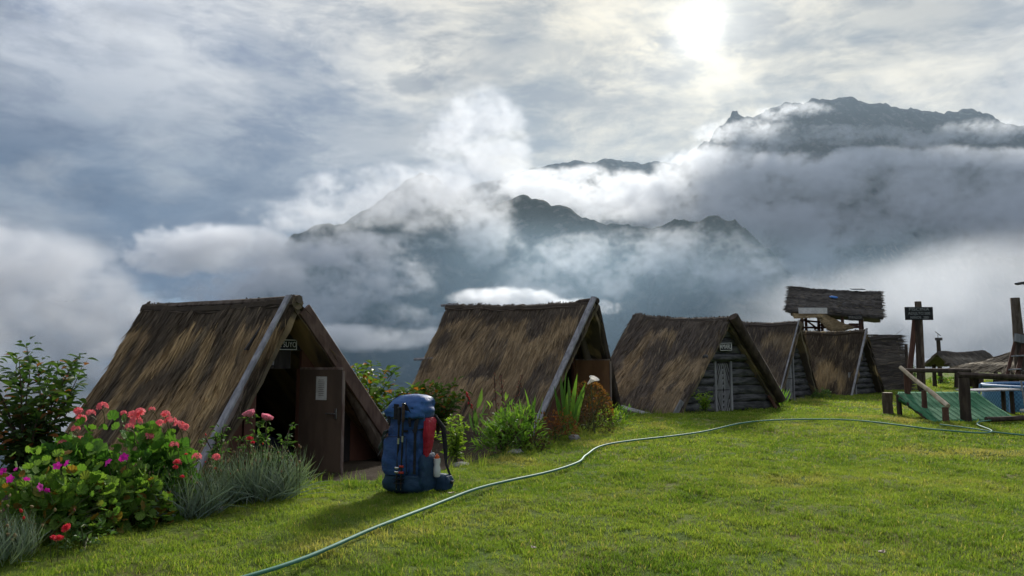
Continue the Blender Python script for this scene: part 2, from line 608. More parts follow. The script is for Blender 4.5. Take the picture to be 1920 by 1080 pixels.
CLOUDS = [
    ('valley_mist', 'thin blue mist lying in the deep valley before the dark ridge',
     [(900, 730, 2900, 1500, 250, 1150), (1400, 600, 3000, 700, 170, 900), (850, 560, 3300, 600, 160, 700)], .00032, .35, dict(scale=900, vox=80, gain=1.0, thr=-.3, namp=1.2, fine=.6)),
    ('mist', 'pale grey mist rising from the valley beyond the tall leafy shrub',
     [(-60, 630, 1500, 330, 220, 450), (170, 700, 1500, 230, 160, 420), (-200, 480, 1500, 240, 140, 400), (330, 760, 1500, 200, 140, 400)], .011, .38, dict(scale=400, vox=12, gain=1.5, thr=.16, namp=4.2)),
    ('cloud_bank', 'flat lilac white cloud lying against the left foot of the dark ridge',
     [(400, 468, 3000, 190, 44, 320), (540, 474, 3000, 130, 34, 280), (300, 490, 3000, 80, 30, 240)], .0075, .30, dict(scale=340, vox=10, gain=1.6, thr=.10, namp=3.4)),
    ('cloud_bank', 'torn white cloud rags before the dark ridge above the nearest hut',
     [(540, 560, 2600, 190, 95, 400), (700, 520, 2600, 130, 65, 320), (420, 600, 2600, 190, 85, 320), (770, 595, 2600, 80, 30, 200), (640, 470, 2700, 130, 40, 250)], .0070, .34, dict(scale=250, vox=9, gain=1.7, thr=.58, namp=5.2)),
    ('cloud_bank', 'smooth pale cloud strip low in the valley between the two nearest huts',
     [(690, 634, 2100, 170, 26, 220), (840, 630, 2100, 150, 19, 190), (540, 640, 2100, 140, 32, 220)], .010, .3, dict(scale=300, vox=8, gain=1.5, thr=.14, namp=3.6, flat=1.8)),
    ('cloud_bank', 'small sunlit white cloud touching the ridge of the second hut',
     [(945, 562, 2300, 105, 24, 150), (1080, 578, 2300, 90, 18, 130)], .016, .45, dict(scale=140, vox=5.5, gain=2.0, thr=.3, namp=5.4)),
    ('cloud_plume', 'tall white cloud plume hanging over the middle of the dark ridge',
     [(885, 280, 3900, 120, 120, 380), (900, 385, 3800, 80, 100, 320), (930, 465, 3700, 60, 60, 240), (840, 330, 3950, 80, 60, 280)], .0031, .34, dict(scale=300, vox=11, gain=1.1, thr=.10, namp=5.6)),
    ('cloud_veil', 'pale blue cloud wrapped round the hazy peak left of the plume',
     [(740, 360, 4300, 190, 52, 320), (590, 405, 4300, 150, 34, 280), (800, 400, 4200, 120, 40, 260)], .0036, .3, dict(scale=360, vox=16, gain=1.2, thr=.06, namp=4.4)),
    ('cloud_veil', 'thin grey cloud veil drifting across the lower crest of the dark ridge',
     [(1200, 480, 3500, 230, 50, 320), (1080, 525, 3300, 160, 50, 280), (1300, 458, 3600, 150, 40, 260), (1010, 560, 3200, 130, 45, 240), (1400, 520, 3300, 150, 50, 260), (740, 455, 3500, 120, 16, 160)], .0034, .34, dict(scale=260, vox=11, gain=1.5, thr=.52, namp=5.2)),
    ('cloud_sea', 'bright billowing cloud sea filling the gap between dark ridge and tall massif',
     [(1080, 352, 6800, 190, 32, 600), (1240, 385, 6700, 200, 44, 700), (1400, 425, 6500, 190, 56, 700), (1450, 335, 6900, 190, 42, 600), (1340, 322, 7000, 120, 56, 500), (1510, 480, 6300, 90, 75, 600)], .0034, .42, dict(scale=460, vox=18, gain=1.8, thr=.16, namp=4.8)),
    ('cloud_bank', 'long level cloud deck below the dark face of the tall massif',
     [(1600, 340, 6500, 240, 44, 600), (1780, 340, 6500, 270, 48, 600), (1990, 350, 6500, 300, 66, 600), (1880, 410, 6200, 380, 80, 600), (1640, 420, 6200, 240, 50, 500)], .0019, .42, dict(scale=480, vox=22, gain=1.6, thr=.14, namp=4.4)),
    ('cloud_bank', 'narrow bright cloud edge along the foot of the tall massif',
     [(1480, 306, 6350, 130, 20, 260), (1620, 296, 6350, 130, 18, 260), (1760, 294, 6350, 140, 17, 260), (1900, 298, 6350, 140, 20, 260)], .0052, .42, dict(scale=300, vox=15, gain=1.8, thr=.16, namp=4.4)),
    ('fog', 'soft grey fog filling the valley behind the lookout tower and pool sign',
     [(1780, 620, 1900, 460, 130, 560), (2020, 560, 1900, 420, 140, 560), (1540, 670, 1900, 300, 80, 420), (1900, 740, 1900, 620, 170, 560)], .0012, .38, dict(scale=520, vox=24, gain=1.1, thr=-.05, namp=2.6)),
    ('cloud_veil', 'thin white wisps drifting across the upper face of the tall massif',
     [(1590, 252, 7600, 160, 20, 220), (1400, 258, 7600, 110, 44, 320), (1840, 246, 7600, 100, 22, 260), (1720, 264, 7600, 90, 14, 170), (1490, 208, 7900, 80, 18, 200)], .0026, .42, dict(scale=300, vox=15, gain=1.8, thr=.28, namp=4.6)),
]
for nm, lab, blobs, dens, an, kw in CLOUDS:
    cloud(nm, lab, blobs, dens, volume_mat(nm + '_vapour', (.56, .79, 1.0) if nm == 'valley_mist' else (.93, .955, 1.0), dens, an), **kw)
# ------------------------------------------------------------------ terrain
EDGE = [(-4.6, -12), (-4.0, 0), (-3.75, 3.2), (-3.55, 5.09), (-3.34, 6.02), (-2.92, 7.11), (-2.39, 8.15), (-1.48, 8.3), (-.74, 9.11), (.33, 11.22), (1.46, 14.09), (2.57, 16.52), (4.55, 18.08), (7.26, 19.97), (11.2, 26.0), (13.2, 29.5), (15.5, 36), (19, 60), (24, 120)]


def edge_d(x, y):
    """signed distance to the lawn's edge, positive on the huts' side (arrays)"""
    x = np.asarray(x, float)
    y = np.asarray(y, float)
    best = np.full(x.shape, 1e9)
    sign = np.ones(x.shape)
    for (ax, ay), (bx, by) in zip(EDGE, EDGE[1:]):
        dx, dy = bx - ax, by - ay
        t = np.clip(((x - ax) * dx + (y - ay) * dy) / (dx * dx + dy * dy), 0, 1)
        ex, ey = x - ax - t * dx, y - ay - t * dy
        d = np.hypot(ex, ey)
        s = np.where(dx * (y - ay) - dy * (x - ax) > 0, 1.0, -1.0)
        sign = np.where(d < best, s, sign)
        best = np.minimum(best, d)
    return best * sign


def sst(a, b, x):
    t = np.clip((x - a) / (b - a), 0, 1)
    return t * t * (3 - 2 * t)


def T(x, y):
    x = np.asarray(x, float)
    y = np.asarray(y, float)
    d = edge_d(x, y)
    z = .030 * np.sin(x * .9 + 1.3 * np.sin(y * .45)) * np.cos(y * .62 + .6) + .012 * np.sin(x * 2.7 + y * 1.9) + .006 * np.sin(x * 6.1 - y * 4.3)
    z = z + .020 * np.sin(x * 5.3 + 2 * np.sin(y * 2.1)) * np.sin(y * 4.7 + 1.5 * np.sin(x * 1.7)) + .010 * np.sin(x * 11.3 + 2 * np.sin(y * 3.9)) * np.sin(y * 10.1 + 2.2 * np.sin(x * 4.1))
    z = z + .12 * np.exp(-((x - 6.5) / 5.0) ** 2 - ((y - 15.6) / 2.2) ** 2)
    z = z - .26 * sst(0, 1.3, d)
    z = z - np.maximum(d - 6.0, 0) ** 1.5 * .35 / (1 + np.maximum(d - 6, 0) * .02)
    z = z - np.maximum(y - 85, 0) * .55 - np.maximum(x - 70, 0) * .5
    return np.maximum(z, -1500)


def tz(x, y):
    return float(T(x, y))


def spaced(a, b, step, out_lo, out_hi):
    c = list(np.arange(a, b + 1e-6, step))
    s, v = step, b
    while v < out_hi:
        s *= 1.25
        v += s
        c.append(v)
    s, v = step, a
    lo = []
    while v > out_lo:
        s *= 1.25
        v -= s
        lo.append(v)
    return np.array(lo[::-1] + c)


def ground_material():
    m = bpy.data.materials.new('lawn_ground')
    m.use_nodes = True
    g = NT(m.node_tree)
    b = m.node_tree.nodes['Principled BSDF']
    b.inputs['Roughness'].default_value = 1
    b.inputs['Specular IOR Level'].default_value = .1
    co = g.n('ShaderNodeTexCoord').outputs['Object']
    bed = g.n('ShaderNodeAttribute', attribute_name='bed').outputs['Fac']
    c = g.mix(g.ss(g.noise(co, 1.6, 6, .6), .38, .62), (.085, .140, .020), (.140, .175, .035))
    c = g.mix(g.ss(g.noise(co, .55, 5, .6), .50, .72), c, (.20, .18, .065))
    c = g.mix(g.m('MULTIPLY', g.ss(g.noise(co, 28, 4, .7), .52, .66), .6), c, (.038, .046, .016))
    soil = g.mix(g.noise(co, 9, 6, .7), (.035, .026, .018), (.085, .065, .045))
    f = g.ss(g.m('ADD', bed, g.m('MULTIPLY', g.m('SUBTRACT', g.noise(co, 3.2, 5, .6), .5), .9)), .45, .6)
    g.put(b.inputs['Base Color'], g.mix(f, c, soil))
    bp = g.n('ShaderNodeBump')
    bp.inputs['Distance'].default_value = .03
    g.put(bp.inputs['Height'], g.noise(co, 38, 5, .7))
    g.l.new(bp.outputs[0], b.inputs['Normal'])
    return m


def build_ground():
    xs = spaced(-7, 20, .13, -1800, 1800)
    ys = spaced(2, 30, .13, -60, 2600)
    X, Y = np.meshgrid(xs, ys)
    Z = T(X, Y)
    nx, ny = len(xs), len(ys)
    me = bpy.data.meshes.new('ground')
    V = np.stack([X, Y, Z], -1).reshape(-1, 3)
    i = np.arange(nx * ny).reshape(ny, nx)
    Fq = np.stack([i[:-1, :-1], i[:-1, 1:], i[1:, 1:], i[1:, :-1]], -1).reshape(-1, 4)
    me.from_pydata(V.tolist(), [], Fq.tolist())
    me.polygons.foreach_set('use_smooth', [True] * len(me.polygons))
    at = me.attributes.new('bed', 'FLOAT', 'POINT')
    d = edge_d(X, Y).ravel()
    at.data.foreach_set('value', sst(-.1, .9, d).astype(np.float32) * (1 - sst(8, 14, d)).astype(np.float32))
    me.materials.append(ground_material())
    o = bpy.data.objects.new('ground', me)
    COL.objects.link(o)
    tag(o, 'green lawn on the ridge top falling away behind the huts', None, None, 'structure')


build_ground()


# ------------------------------------------------------------------ grass
def blade_mat(name, a, b_, dry, trans=.45):
    m = bpy.data.materials.new(name)
    m.use_nodes = True
    t = m.node_tree
    g = NT(t)
    b = t.nodes['Principled BSDF']
    out = t.nodes['Material Output']
    geo = g.n('ShaderNodeNewGeometry')
    oi = g.n('ShaderNodeObjectInfo')
    rnd = g.m('FRACT', g.m('ADD', geo.outputs['Random Per Island'], oi.outputs['Random']))
    pos = geo.outputs['Position']
    patch = g.ss(g.noise(pos, 1.5, 5, .6), .40, .62)
    patch = g.m('ADD', g.m('MULTIPLY', patch, .6), g.m('MULTIPLY', g.ss(g.noise(g.v('ADD', pos, (5, 2, 9)), .45, 4, .6), .40, .60), .5))
    c = g.mix(g.m('ADD', g.m('MULTIPLY', patch, .75), g.m('MULTIPLY', rnd, .3)), a, b_)
    df = g.m('ADD', g.m('MULTIPLY', g.ss(g.noise(g.v('ADD', pos, (31, 7, 2)), .6, 5, .6), .52, .70), .75), g.ss(rnd, .86, 1.0))
    c = g.mix(g.m('MINIMUM', df, 1.0), c, dry)
    g.put(b.inputs['Base Color'], c)
    b.inputs['Roughness'].default_value = .65
    b.inputs['Specular IOR Level'].default_value = .14
    tr = g.n('ShaderNodeBsdfTranslucent')
    g.put(tr.inputs['Color'], g.mix(1.0, c, (1.5, 1.5, .8), 'MULTIPLY'))
    mx = g.n('ShaderNodeMixShader')
    mx.inputs[0].default_value = trans
    g.l.new(b.outputs[0], mx.inputs[1])
    g.l.new(tr.outputs[0], mx.inputs[2])
    g.l.new(mx.outputs[0], out.inputs['Surface'])
    return m


GRASS = blade_mat('grass_blades', (.085, .160, .018), (.215, .285, .046), (.36, .31, .12), .52)


def tuft(k, nb, rad, h0, h1, w, lean):
    r = random.Random(100 + k)
    mb = MB()
    for i in range(nb):
        a = r.uniform(0, 6.283)
        d = r.random() ** .5 * rad
        x, y = math.cos(a) * d, math.sin(a) * d
        h = r.uniform(h0, h1)
        th = r.uniform(0, 6.283)
        ln = r.uniform(.15, lean) * h
        dx, dy = math.cos(th) * ln, math.sin(th) * ln
        wx, wy = -math.sin(th + r.uniform(-.8, .8)) * w, math.cos(th) * w
        mb.add([(x - wx, y - wy, -.005), (x + wx, y + wy, -.005), (x + dx * .35 + wx * .8, y + dy * .35 + wy * .8, h * .55), (x + dx * .35 - wx * .8, y + dy * .35 - wy * .8, h * .55), (x + dx, y + dy, h)], [(0, 1, 2, 3), (3, 2, 4)])
    me = bpy.data.meshes.new('tuft')
    me.from_pydata(mb.v, [], mb.f)
    me.materials.append(GRASS)
    return bpy.data.objects.new('tuft', me)


def grass(name, label, y0, y1, step, dens, dlo, dhi, tufts, smin, smax, side='lawn'):
    """turf: tufts strewn over the lawn between two distances"""
    ys = np.arange(y0, y1, step)
    V, Fq, W = [], [], []
    for yy in ys:
        half = (yy + step) * .74 + .6
        xs = np.arange(-half, half, step)
        cx, cy = xs + step / 2, np.full(xs.shape, yy + step / 2)
        d = edge_d(cx, cy)
        ok = (d > dlo) & (d < dhi)
        for x in xs[ok]:
            b = len(V)
            for px, py in ((x, yy), (x + step, yy), (x + step, yy + step), (x, yy + step)):
                V.append((px, py, 0))
            Fq.append((b, b + 1, b + 2, b + 3))
    V = np.array(V)
    V[:, 2] = T(V[:, 0], V[:, 1])
    me = bpy.data.meshes.new(name)
    me.from_pydata(V.tolist(), [], Fq)
    me.materials.append(GRASS)
    o = bpy.data.objects.new(name, me)
    COL.objects.link(o)
    t = bpy.data.node_groups.new(name, 'GeometryNodeTree')
    t.interface.new_socket('Geometry', in_out='INPUT', socket_type='NodeSocketGeometry')
    t.interface.new_socket('Geometry', in_out='OUTPUT', socket_type='NodeSocketGeometry')
    g = NT(t)
    gi, go = g.n('NodeGroupInput'), g.n('NodeGroupOutput')
    dp = g.n('GeometryNodeDistributePointsOnFaces')
    g.l.new(gi.outputs[0], dp.inputs['Mesh'])
    pos = g.n('GeometryNodeInputPosition').outputs[0]
    nz = g.noise(pos, 2.3, 5, .65)
    g.put(dp.inputs['Density'], g.m('MULTIPLY', g.ss(nz, .34, .56, .22, 1.0), dens))
    jg = g.n('GeometryNodeJoinGeometry')
    for tf in tufts:
        oi = g.n('GeometryNodeObjectInfo')
        oi.inputs['Object'].default_value = tf
        oi.inputs['As Instance'].default_value = True
        g.l.new(oi.outputs['Geometry'], jg.inputs[0])
    ip = g.n('GeometryNodeInstanceOnPoints')
    g.l.new(dp.outputs['Points'], ip.inputs['Points'])
    g.l.new(jg.outputs[0], ip.inputs['Instance'])
    ip.inputs['Pick Instance'].default_value = True
    rr = g.n('FunctionNodeRandomValue', data_type='FLOAT_VECTOR')
    rr.inputs[0].default_value = (-.18, -.18, 0)
    rr.inputs[1].default_value = (.18, .18, 6.283)
    g.l.new(rr.outputs[0], ip.inputs['Rotation'])
    rs = g.n('FunctionNodeRandomValue', data_type='FLOAT')
    rs.inputs[2].default_value = smin
    rs.inputs[3].default_value = smax
    sn = g.m('MULTIPLY', rs.outputs[1], g.ss(g.noise(pos, 1.7, 5, .6), .32, .68, .65, 1.25))
    g.l.new(sn, ip.inputs['Scale'])
    g.l.new(ip.outputs[0], go.inputs[0])
    md = o.modifiers.new('turf', 'NODES')
    md.node_group = t
    return tag(o, label, None, None, 'stuff')


short = [tuft(k, 16, .045, .014, .042, .0024, 1.5) for k in range(5)]
mid = [tuft(10 + k, 14, .075, .016, .046, .0044, 1.5) for k in range(4)]
wide = [tuft(20 + k, 14, .16, .022, .055, .010, 1.4) for k in range(4)]
tall = [tuft(30 + k, 12, .05, .06, .17, .0024, .8) for k in range(4)]
grass('grass', 'short mown turf in the foreground of the lawn', 3.6, 9.6, .2, 520, -99, .18, short, .7, 1.25)
grass('grass', 'short turf in the middle of the lawn', 9.6, 17.0, .25, 230, -99, .12, mid, .7, 1.3)
grass('grass', 'turf on the far side of the lawn around the pool', 17.0, 44.0, .5, 42, -99, .1, wide, .7, 1.3)
grass('grass', 'longer unmown grass along the edge of the flower beds', 3.6, 27.0, .2, 34, -.30, .42, tall, .6, 1.2)

# ------------------------------------------------------------------ surfaces
M = MATS
mat('grey_wood', (.20, .20, .205), (.33, .33, .33), 9, .85, .006, 40, (1, 1, .12), .2)
mat('grey_board', (.22, .22, .235), (.36, .36, .375), 12, .85, .004, 60, (1, 1, .2), .2)
mat('red_wood', (.090, .054, .042), (.155, .100, .076), 8, .75, .004, 50, (1, 1, .3), .3)
mat('faded_red_wood', (.135, .085, .066), (.25, .20, .17), 7, .8, .005, 50, (1, 1, .25), .25)
mat('red_ply', (.12, .05, .032), (.17, .075, .048), 3, .6, .002, 60, (1, 1, .4), .35)
mat('brown_ply', (.080, .055, .038), (.125, .086, .058), 3, .55, .0015, 60, (1, 1, .3), .4)
mat('tan_ply', (.17, .085, .04), (.24, .125, .06), 3, .6, .0015, 60, (1, 1, .3), .35)
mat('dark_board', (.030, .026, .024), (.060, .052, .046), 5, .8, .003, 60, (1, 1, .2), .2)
mat('log_brown', (.075, .055, .040), (.15, .12, .095), 8, .9, .012, 22, (1, 1, .25), .15)
mat('log_dark', (.045, .034, .028), (.085, .065, .052), 7, .9, .010, 22, (1, 1, .25), .15)
mat('log_red', (.085, .038, .028), (.13, .07, .05), 7, .8, .006, 30, (1, 1, .25), .25)
mat('pale_pole', (.40, .32, .22), (.56, .47, .35), 9, .75, .006, 30, (1, 1, .6), .25)
mat('bark_log', (.060, .060, .062), (.135, .135, .135), 5, .95, .030, 9, (.55, .55, 2.4), .1)
mat('bark_gap', (.03, .028, .026), (.05, .045, .04), 6, 1, .01, 20, (1, 1, 1), .1)
mat('white_paint', (.72, .72, .70), (.60, .60, .58), 8, .6, .0005, 60)
mat('black_paint', (.012, .012, .014), (.025, .025, .027), 8, .5, .0005, 60)
mat('paper', (.62, .61, .55), (.48, .47, .42), 7, .8)
mat('letter_white', (.80, .80, .78), None, rough=.7)
mat('steel', (.45, .45, .46), (.30, .28, .26), 20, .4, metal=1.0)
mat('stone_grey', (.20, .195, .185), (.33, .32, .30), 6, .9, .015, 14)
mat('hose_green', (.065, .20, .145), (.10, .25, .19), 3, .6, .0005, 80, spec=.25)
mat('stem_green', (.07, .10, .03), (.11, .12, .05), 9, .7)
mat('stem_brown', (.07, .05, .035), (.11, .08, .055), 9, .8)
mat('pool_blue', (.08, .20, .36), (.13, .28, .45), 5, .4, spec=.5)
mat('pool_pipe', (.13, .24, .42), (.17, .29, .47), 3, .6, spec=.2)
mat('water', (.035, .15, .22), (.05, .19, .26), 3, .06, .004, 12, spec=.6)
mat('carpet_green', (.040, .155, .075), (.065, .20, .105), 3, .9, .006, 60, (1, 1, 1), .15)
mat('carpet_tuft', (.05, .19, .10), (.10, .26, .15), 4, .9, .004, 60)
mat('metal_roof', (.05, .045, .045), (.09, .08, .08), 6, .5, .003, 20)
mat('blue_tarp', (.03, .16, .50), (.05, .2, .55), 6, .5)
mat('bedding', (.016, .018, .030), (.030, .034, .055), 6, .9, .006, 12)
mat('solar', (.02, .03, .06), (.04, .06, .10), 20, .2, spec=.6)


def thatch_mat(name, tan, brown, dark, thr, scale=(1.1, .42), ridge=.25, seed=0.0, horizontal=False):
    """weathered straw: tan, brown and blackened areas run down the slope; UV is in metres along the ridge and down the slope"""
    m = bpy.data.materials.new(name)
    m.use_nodes = True
    t = m.node_tree
    g = NT(t)
    b = t.nodes['Principled BSDF']
    b.inputs['Roughness'].default_value = .9
    b.inputs['Specular IOR Level'].default_value = .12
    uv = g.n('ShaderNodeUVMap').outputs[0]
    sep = g.n('ShaderNodeSeparateXYZ')
    g.put(sep.inputs[0], uv)
    geo = g.n('ShaderNodeNewGeometry')
    rnd = geo.outputs['Random Per Island']
    p = g.v('ADD', g.v('MULTIPLY', uv, (scale[0], scale[1], 1)), (seed, seed * 1.7, seed))
    n1 = g.noise(p, 1.0, 5, .58, .8)
    n2 = g.noise(g.v('MULTIPLY', p, (2.6, 2.0, 1)), 1.0, 5, .6, .4)
    c = g.mix(g.ss(n2, .40, .62), brown, tan)
    dk = g.ss(g.m('ADD', n1, g.m('MULTIPLY', g.ss(sep.outputs[1], ridge + .12, ridge - .12), .25)), thr - .045, thr + .045)
    c = g.mix(g.m('MULTIPLY', dk, .88), c, dark)
    c = g.mix(g.ss(rnd, .0, 1.0, .0, .46), c, (.02, .016, .012))
    c = g.mix(g.ss(g.m('FRACT', g.m('MULTIPLY', rnd, 13.7)), .84, .98, 0, .30), c, (.46, .37, .23))
    g.put(b.inputs['Base Color'], c)
    bp = g.n('ShaderNodeBump')
    bp.inputs['Distance'].default_value = .02
    g.put(bp.inputs['Height'], g.noise(g.v('MULTIPLY', uv, (1, .06, 1) if not horizontal else (.06, 1, 1)), 90, 4, .7))
    g.l.new(bp.outputs[0], b.inputs['Normal'])
    return m


def bil(P, u, v):
    """P: ridge front, ridge back, foot front, foot back (arrays); u along the ridge, v down the slope"""
    u = np.asarray(u)[:, None]
    v = np.asarray(v)[:, None]
    return (P[0] * (1 - u) + P[1] * u) * (1 - v) + (P[2] * (1 - u) + P[3] * u) * v


def thatch(parent, P, material, n, length, width=.0045, thick=.16, out=None, seed=1, sag=.05, fringe=True, jit=.22, lift=.022, vspan=(-.02, 1.0), rag=0.06, across=False, name='thatch', sink=.85):
    """thick straw layer on one slope: a padded body and thousands of stalks"""
    P = [np.array(p, float) for p in P]
    along = P[1] - P[0]
    Lu = np.linalg.norm(along)
    down = (P[2] + P[3]) / 2 - (P[0] + P[1]) / 2
    Sv = np.linalg.norm(down)
    nrm = np.cross(along, down)
    nrm /= np.linalg.norm(nrm)
    if np.dot(nrm, out) < 0:
        nrm = -nrm
    al, dn = along / Lu, down / Sv
    P = [p - nrm * thick * sink for p in P]
    r = np.random.default_rng(seed)
    nu, nv = 30, 26
    mb = MB()
    U, Vv = np.meshgrid(np.linspace(0, 1, nu), np.linspace(0, 1, nv))
    U, Vv = U.ravel(), Vv.ravel()
    B = bil(P, U, Vv)
    bump = np.array([.5 * noise.noise(Vector((u * Lu * 1.6, v * Sv * 1.1, seed * 3.7))) + .3 * noise.noise(Vector((u * Lu * 5, v * Sv * 2.0, seed))) for u, v in zip(U, Vv)])
    edge = np.minimum(np.minimum(U, 1 - U) * Lu / .10, np.minimum((1 - Vv) * Sv / .10, 1)).clip(0, 1)
    hgt = thick * (.55 + .45 * np.sqrt(edge)) + .075 * bump - sag * np.sin(np.pi * Vv) * .5
    ragv = np.array([rag * noise.noise(Vector((u * Lu * 3.1, 7.7, seed))) for u in U]) * Vv ** 3
    ragu = np.array([rag * noise.noise(Vector((v * Sv * 3.1, 3.3, seed))) for v in Vv]) * (2 * np.abs(U - .5)) ** 4 * np.sign(U - .5)
    rs_ = -.07 * np.sin(np.pi * U) * (1 - Vv) * min(1, Lu / 3) + np.array([.05 * noise.noise(Vector((u * Lu * 1.3, seed, 8))) for u in U]) * (1 - Vv)
    B = B + np.array([0, 0, 1.0]) * rs_[:, None]
    top = B + nrm * hgt[:, None] + dn * ragv[:, None] + al * ragu[:, None]
    bot = B + dn * ragv[:, None] * .6 + al * ragu[:, None] * .6
    mb.v = [tuple(x) for x in top] + [tuple(x) for x in bot]
    N = nu * nv
    for j in range(nv - 1):
        for i in range(nu - 1):
            a = j * nu + i
            mb.f.append((a, a + 1, a + nu + 1, a + nu))
            mb.f.append((N + a + nu, N + a + nu + 1, N + a + 1, N + a))
    for i in range(nu - 1):
        mb.f.append((i, N + i, N + i + 1, i + 1))
        k = (nv - 1) * nu + i
        mb.f.append((k, k + 1, N + k + 1, N + k))
    for j in range(nv - 1):
        a = j * nu
        mb.f.append((a, a + nu, N + a + nu, N + a))
        a = j * nu + nu - 1
        mb.f.append((a, N + a, N + a + nu, a + nu))
    uv = np.stack([U * Lu, Vv * Sv], -1)
    mb.uv = np.concatenate([uv, uv])
    mb.build('roof_padding', material, parent)
    # stalks
    u = r.random(n)
    v = vspan[0] + (vspan[1] - vspan[0]) * r.random(n)
    # crowd some stalks on the two verges so that the outline is ragged
    k = n // 9
    u[:k] = np.where(r.random(k) < .5, r.random(k) * .03, 1 - r.random(k) * .03)
    if fringe:
        v[k:2 * k] = vspan[1] - r.random(k) * .06
    h = thick * (.55 + .45 * np.sqrt(np.clip(np.minimum(np.minimum(u, 1 - u) * Lu / .10, (1 - v) * Sv / .10), 0, 1))) - sag * np.sin(np.pi * np.clip(v, 0, 1)) * .5
    bb = np.array([.5 * noise.noise(Vector((a * Lu * 1.6, b * Sv * 1.1, seed * 3.7))) + .3 * noise.noise(Vector((a * Lu * 5, b * Sv * 2.0, seed))) for a, b in zip(u, v)])
    rs2 = -.07 * np.sin(np.pi * u) * (1 - v) * min(1, Lu / 3) + np.array([.05 * noise.noise(Vector((q * Lu * 1.3, seed, 8))) for q in u]) * (1 - v)
    S = bil(P, u, v) + np.array([0, 0, 1.0]) * rs2[:, None] + nrm * (h + .075 * bb + r.uniform(-.012, .008, n))[:, None]
    main, side = (al, dn) if across else (dn, al)
    swirl = np.array([.35 * noise.noise(Vector((a * Lu * .8, b * Sv * .8, seed + 5))) for a, b in zip(u, v)])
    ln = length * r.uniform(.45, 1.1, n)
    stray = (r.random(n) < .03) * r.normal(0, .35, n)
    D = main + side * (swirl + r.normal(0, jit * .6, n) + stray)[:, None]
    if across:
        D *= np.where(r.random(n) < .5, 1, -1)[:, None]
    D /= np.linalg.norm(D, axis=1)[:, None]
    up = lift * r.random(n) ** 2.0
    Wd = np.cross(D, nrm)
    Wd = Wd + nrm * r.normal(0, .5, n)[:, None]
    Wd /= np.linalg.norm(Wd, axis=1)[:, None]
    w = width * r.uniform(.6, 1.4, n)
    Mi = S + D * (ln * .55)[:, None] + nrm * (up * .7)[:, None]
    En = S + D * ln[:, None] + nrm * up[:, None] + np.array([0, 0, -1.0]) * (r.random(n) * .02)[:, None]
    V = np.stack([S - Wd * w[:, None], S + Wd * w[:, None], Mi + Wd * w[:, None], Mi - Wd * w[:, None], En], 1).reshape(-1, 3)
    i5 = np.arange(n) * 5
    F4 = np.stack([i5, i5 + 1, i5 + 2, i5 + 3], -1).tolist()
    F3 = np.stack([i5 + 3, i5 + 2, i5 + 4], -1).tolist()
    ms = MB()
    ms.v = V.tolist()
    ms.f = F4 + F3
    ms.uv = np.repeat(np.stack([u * Lu, v * Sv], -1), 5, axis=0)
    return ms.build(name, material, parent, False, None, 'stuff')


# ------------------------------------------------------------------ lettering
def text(body, parent, pos, rot, size, mat_, align='CENTER', sx=1.0, ext=.002, name='lettering'):
    c = bpy.data.curves.new(name, 'FONT')
    c.body = body
    c.size = size
    c.align_x = align
    c.align_y = 'CENTER'
    c.extrude = ext
    c.space_character = 1.05
    c.offset = .0
    c.materials.append(mat_)
    tmp = bpy.data.objects.new(name + '_tmp', c)
    COL.objects.link(tmp)
    dg = bpy.context.evaluated_depsgraph_get()
    me = bpy.data.meshes.new_from_object(tmp.evaluated_get(dg))
    me.name = name
    bpy.data.objects.remove(tmp)
    o = bpy.data.objects.new(name, me)
    COL.objects.link(o)
    o.parent = parent
    o.location = Vector(pos) - ORG[parent.name]
    o.rotation_euler = rot
    o.scale = (sx, 1, 1)
    ORG[o.name] = ORG[parent.name]
    return o


# ------------------------------------------------------------------ the thatched huts
class Hut:
    def __init__(s, v, zb):
        X, Y, th, s.w, s.h, s.L, s.dz, s.o, s.s = v
        s.f = Vector((X, Y, zb))
        s.r = Vector((-math.cos(th), math.sin(th), 0))
        s.g = Vector((math.sin(th), math.cos(th), 0))
        s.th = th

    def p(s, a, b, z):
        return s.f + s.r * a + s.g * b + Vector((0, 0, z))

    def left(s, z):          # where the inner side of the roof stands at height z, seen at the gable
        t = z / s.h
        return -s.w + (s.w + s.s) * t

    def right(s, z):
        t = z / s.h
        return s.w + (s.s - s.w) * t


def roof(H, root, material, nl, nr, length, thick=.16, over=.22, zl=0.0, zr=0.0, width=.0045, seed=1, backover=.1, lift=.022, jit=.15, across=False, rag=.10):
    """both thatched slopes; zl, zr: how high above the ground each eave ends"""
    A = H.p(-H.o - over, H.s, H.h)
    B = H.p(H.L + backover, H.s, H.h + H.dz)
    fl = H.p(-over * .6, H.left(zl), zl)
    bl = H.p(H.L + backover, H.left(zl), zl + H.dz * .5)
    fr = H.p(-over * .6, H.right(zr), zr)
    br = H.p(H.L + backover, H.right(zr), zr + H.dz * .5)
    thatch(root, [A, B, fl, bl], material, nl, length, width, thick, np.array(-H.g) + np.array((0, 0, .5)), seed, rag=rag, lift=lift, jit=jit, across=across)
    thatch(root, [A, B, fr, br], material, nr, length, width, thick, np.array(H.g) + np.array((0, 0, .5)), seed + 11, rag=rag, lift=lift, jit=jit, across=across)
    # straw folded over the ridge
    mb = MB()
    k = 40
    pts = [A.lerp(B, i / k) + Vector((0, 0, -thick * .42 - .07 * math.sin(math.pi * i / k) + .03 * noise.noise(Vector((i * .9, seed, 0))))) for i in range(k + 1)]
    mb.tube(pts, [thick * .60 * (1 + .40 * noise.noise(Vector((i * 1.7, seed, 4)))) for i in range(k + 1)], 8)
    mb.uv = np.array([(i // 8 * .3, .0) for i in range(len(mb.v))])
    mb.build('ridge_roll', material, root)
    return A, B, fl, fr


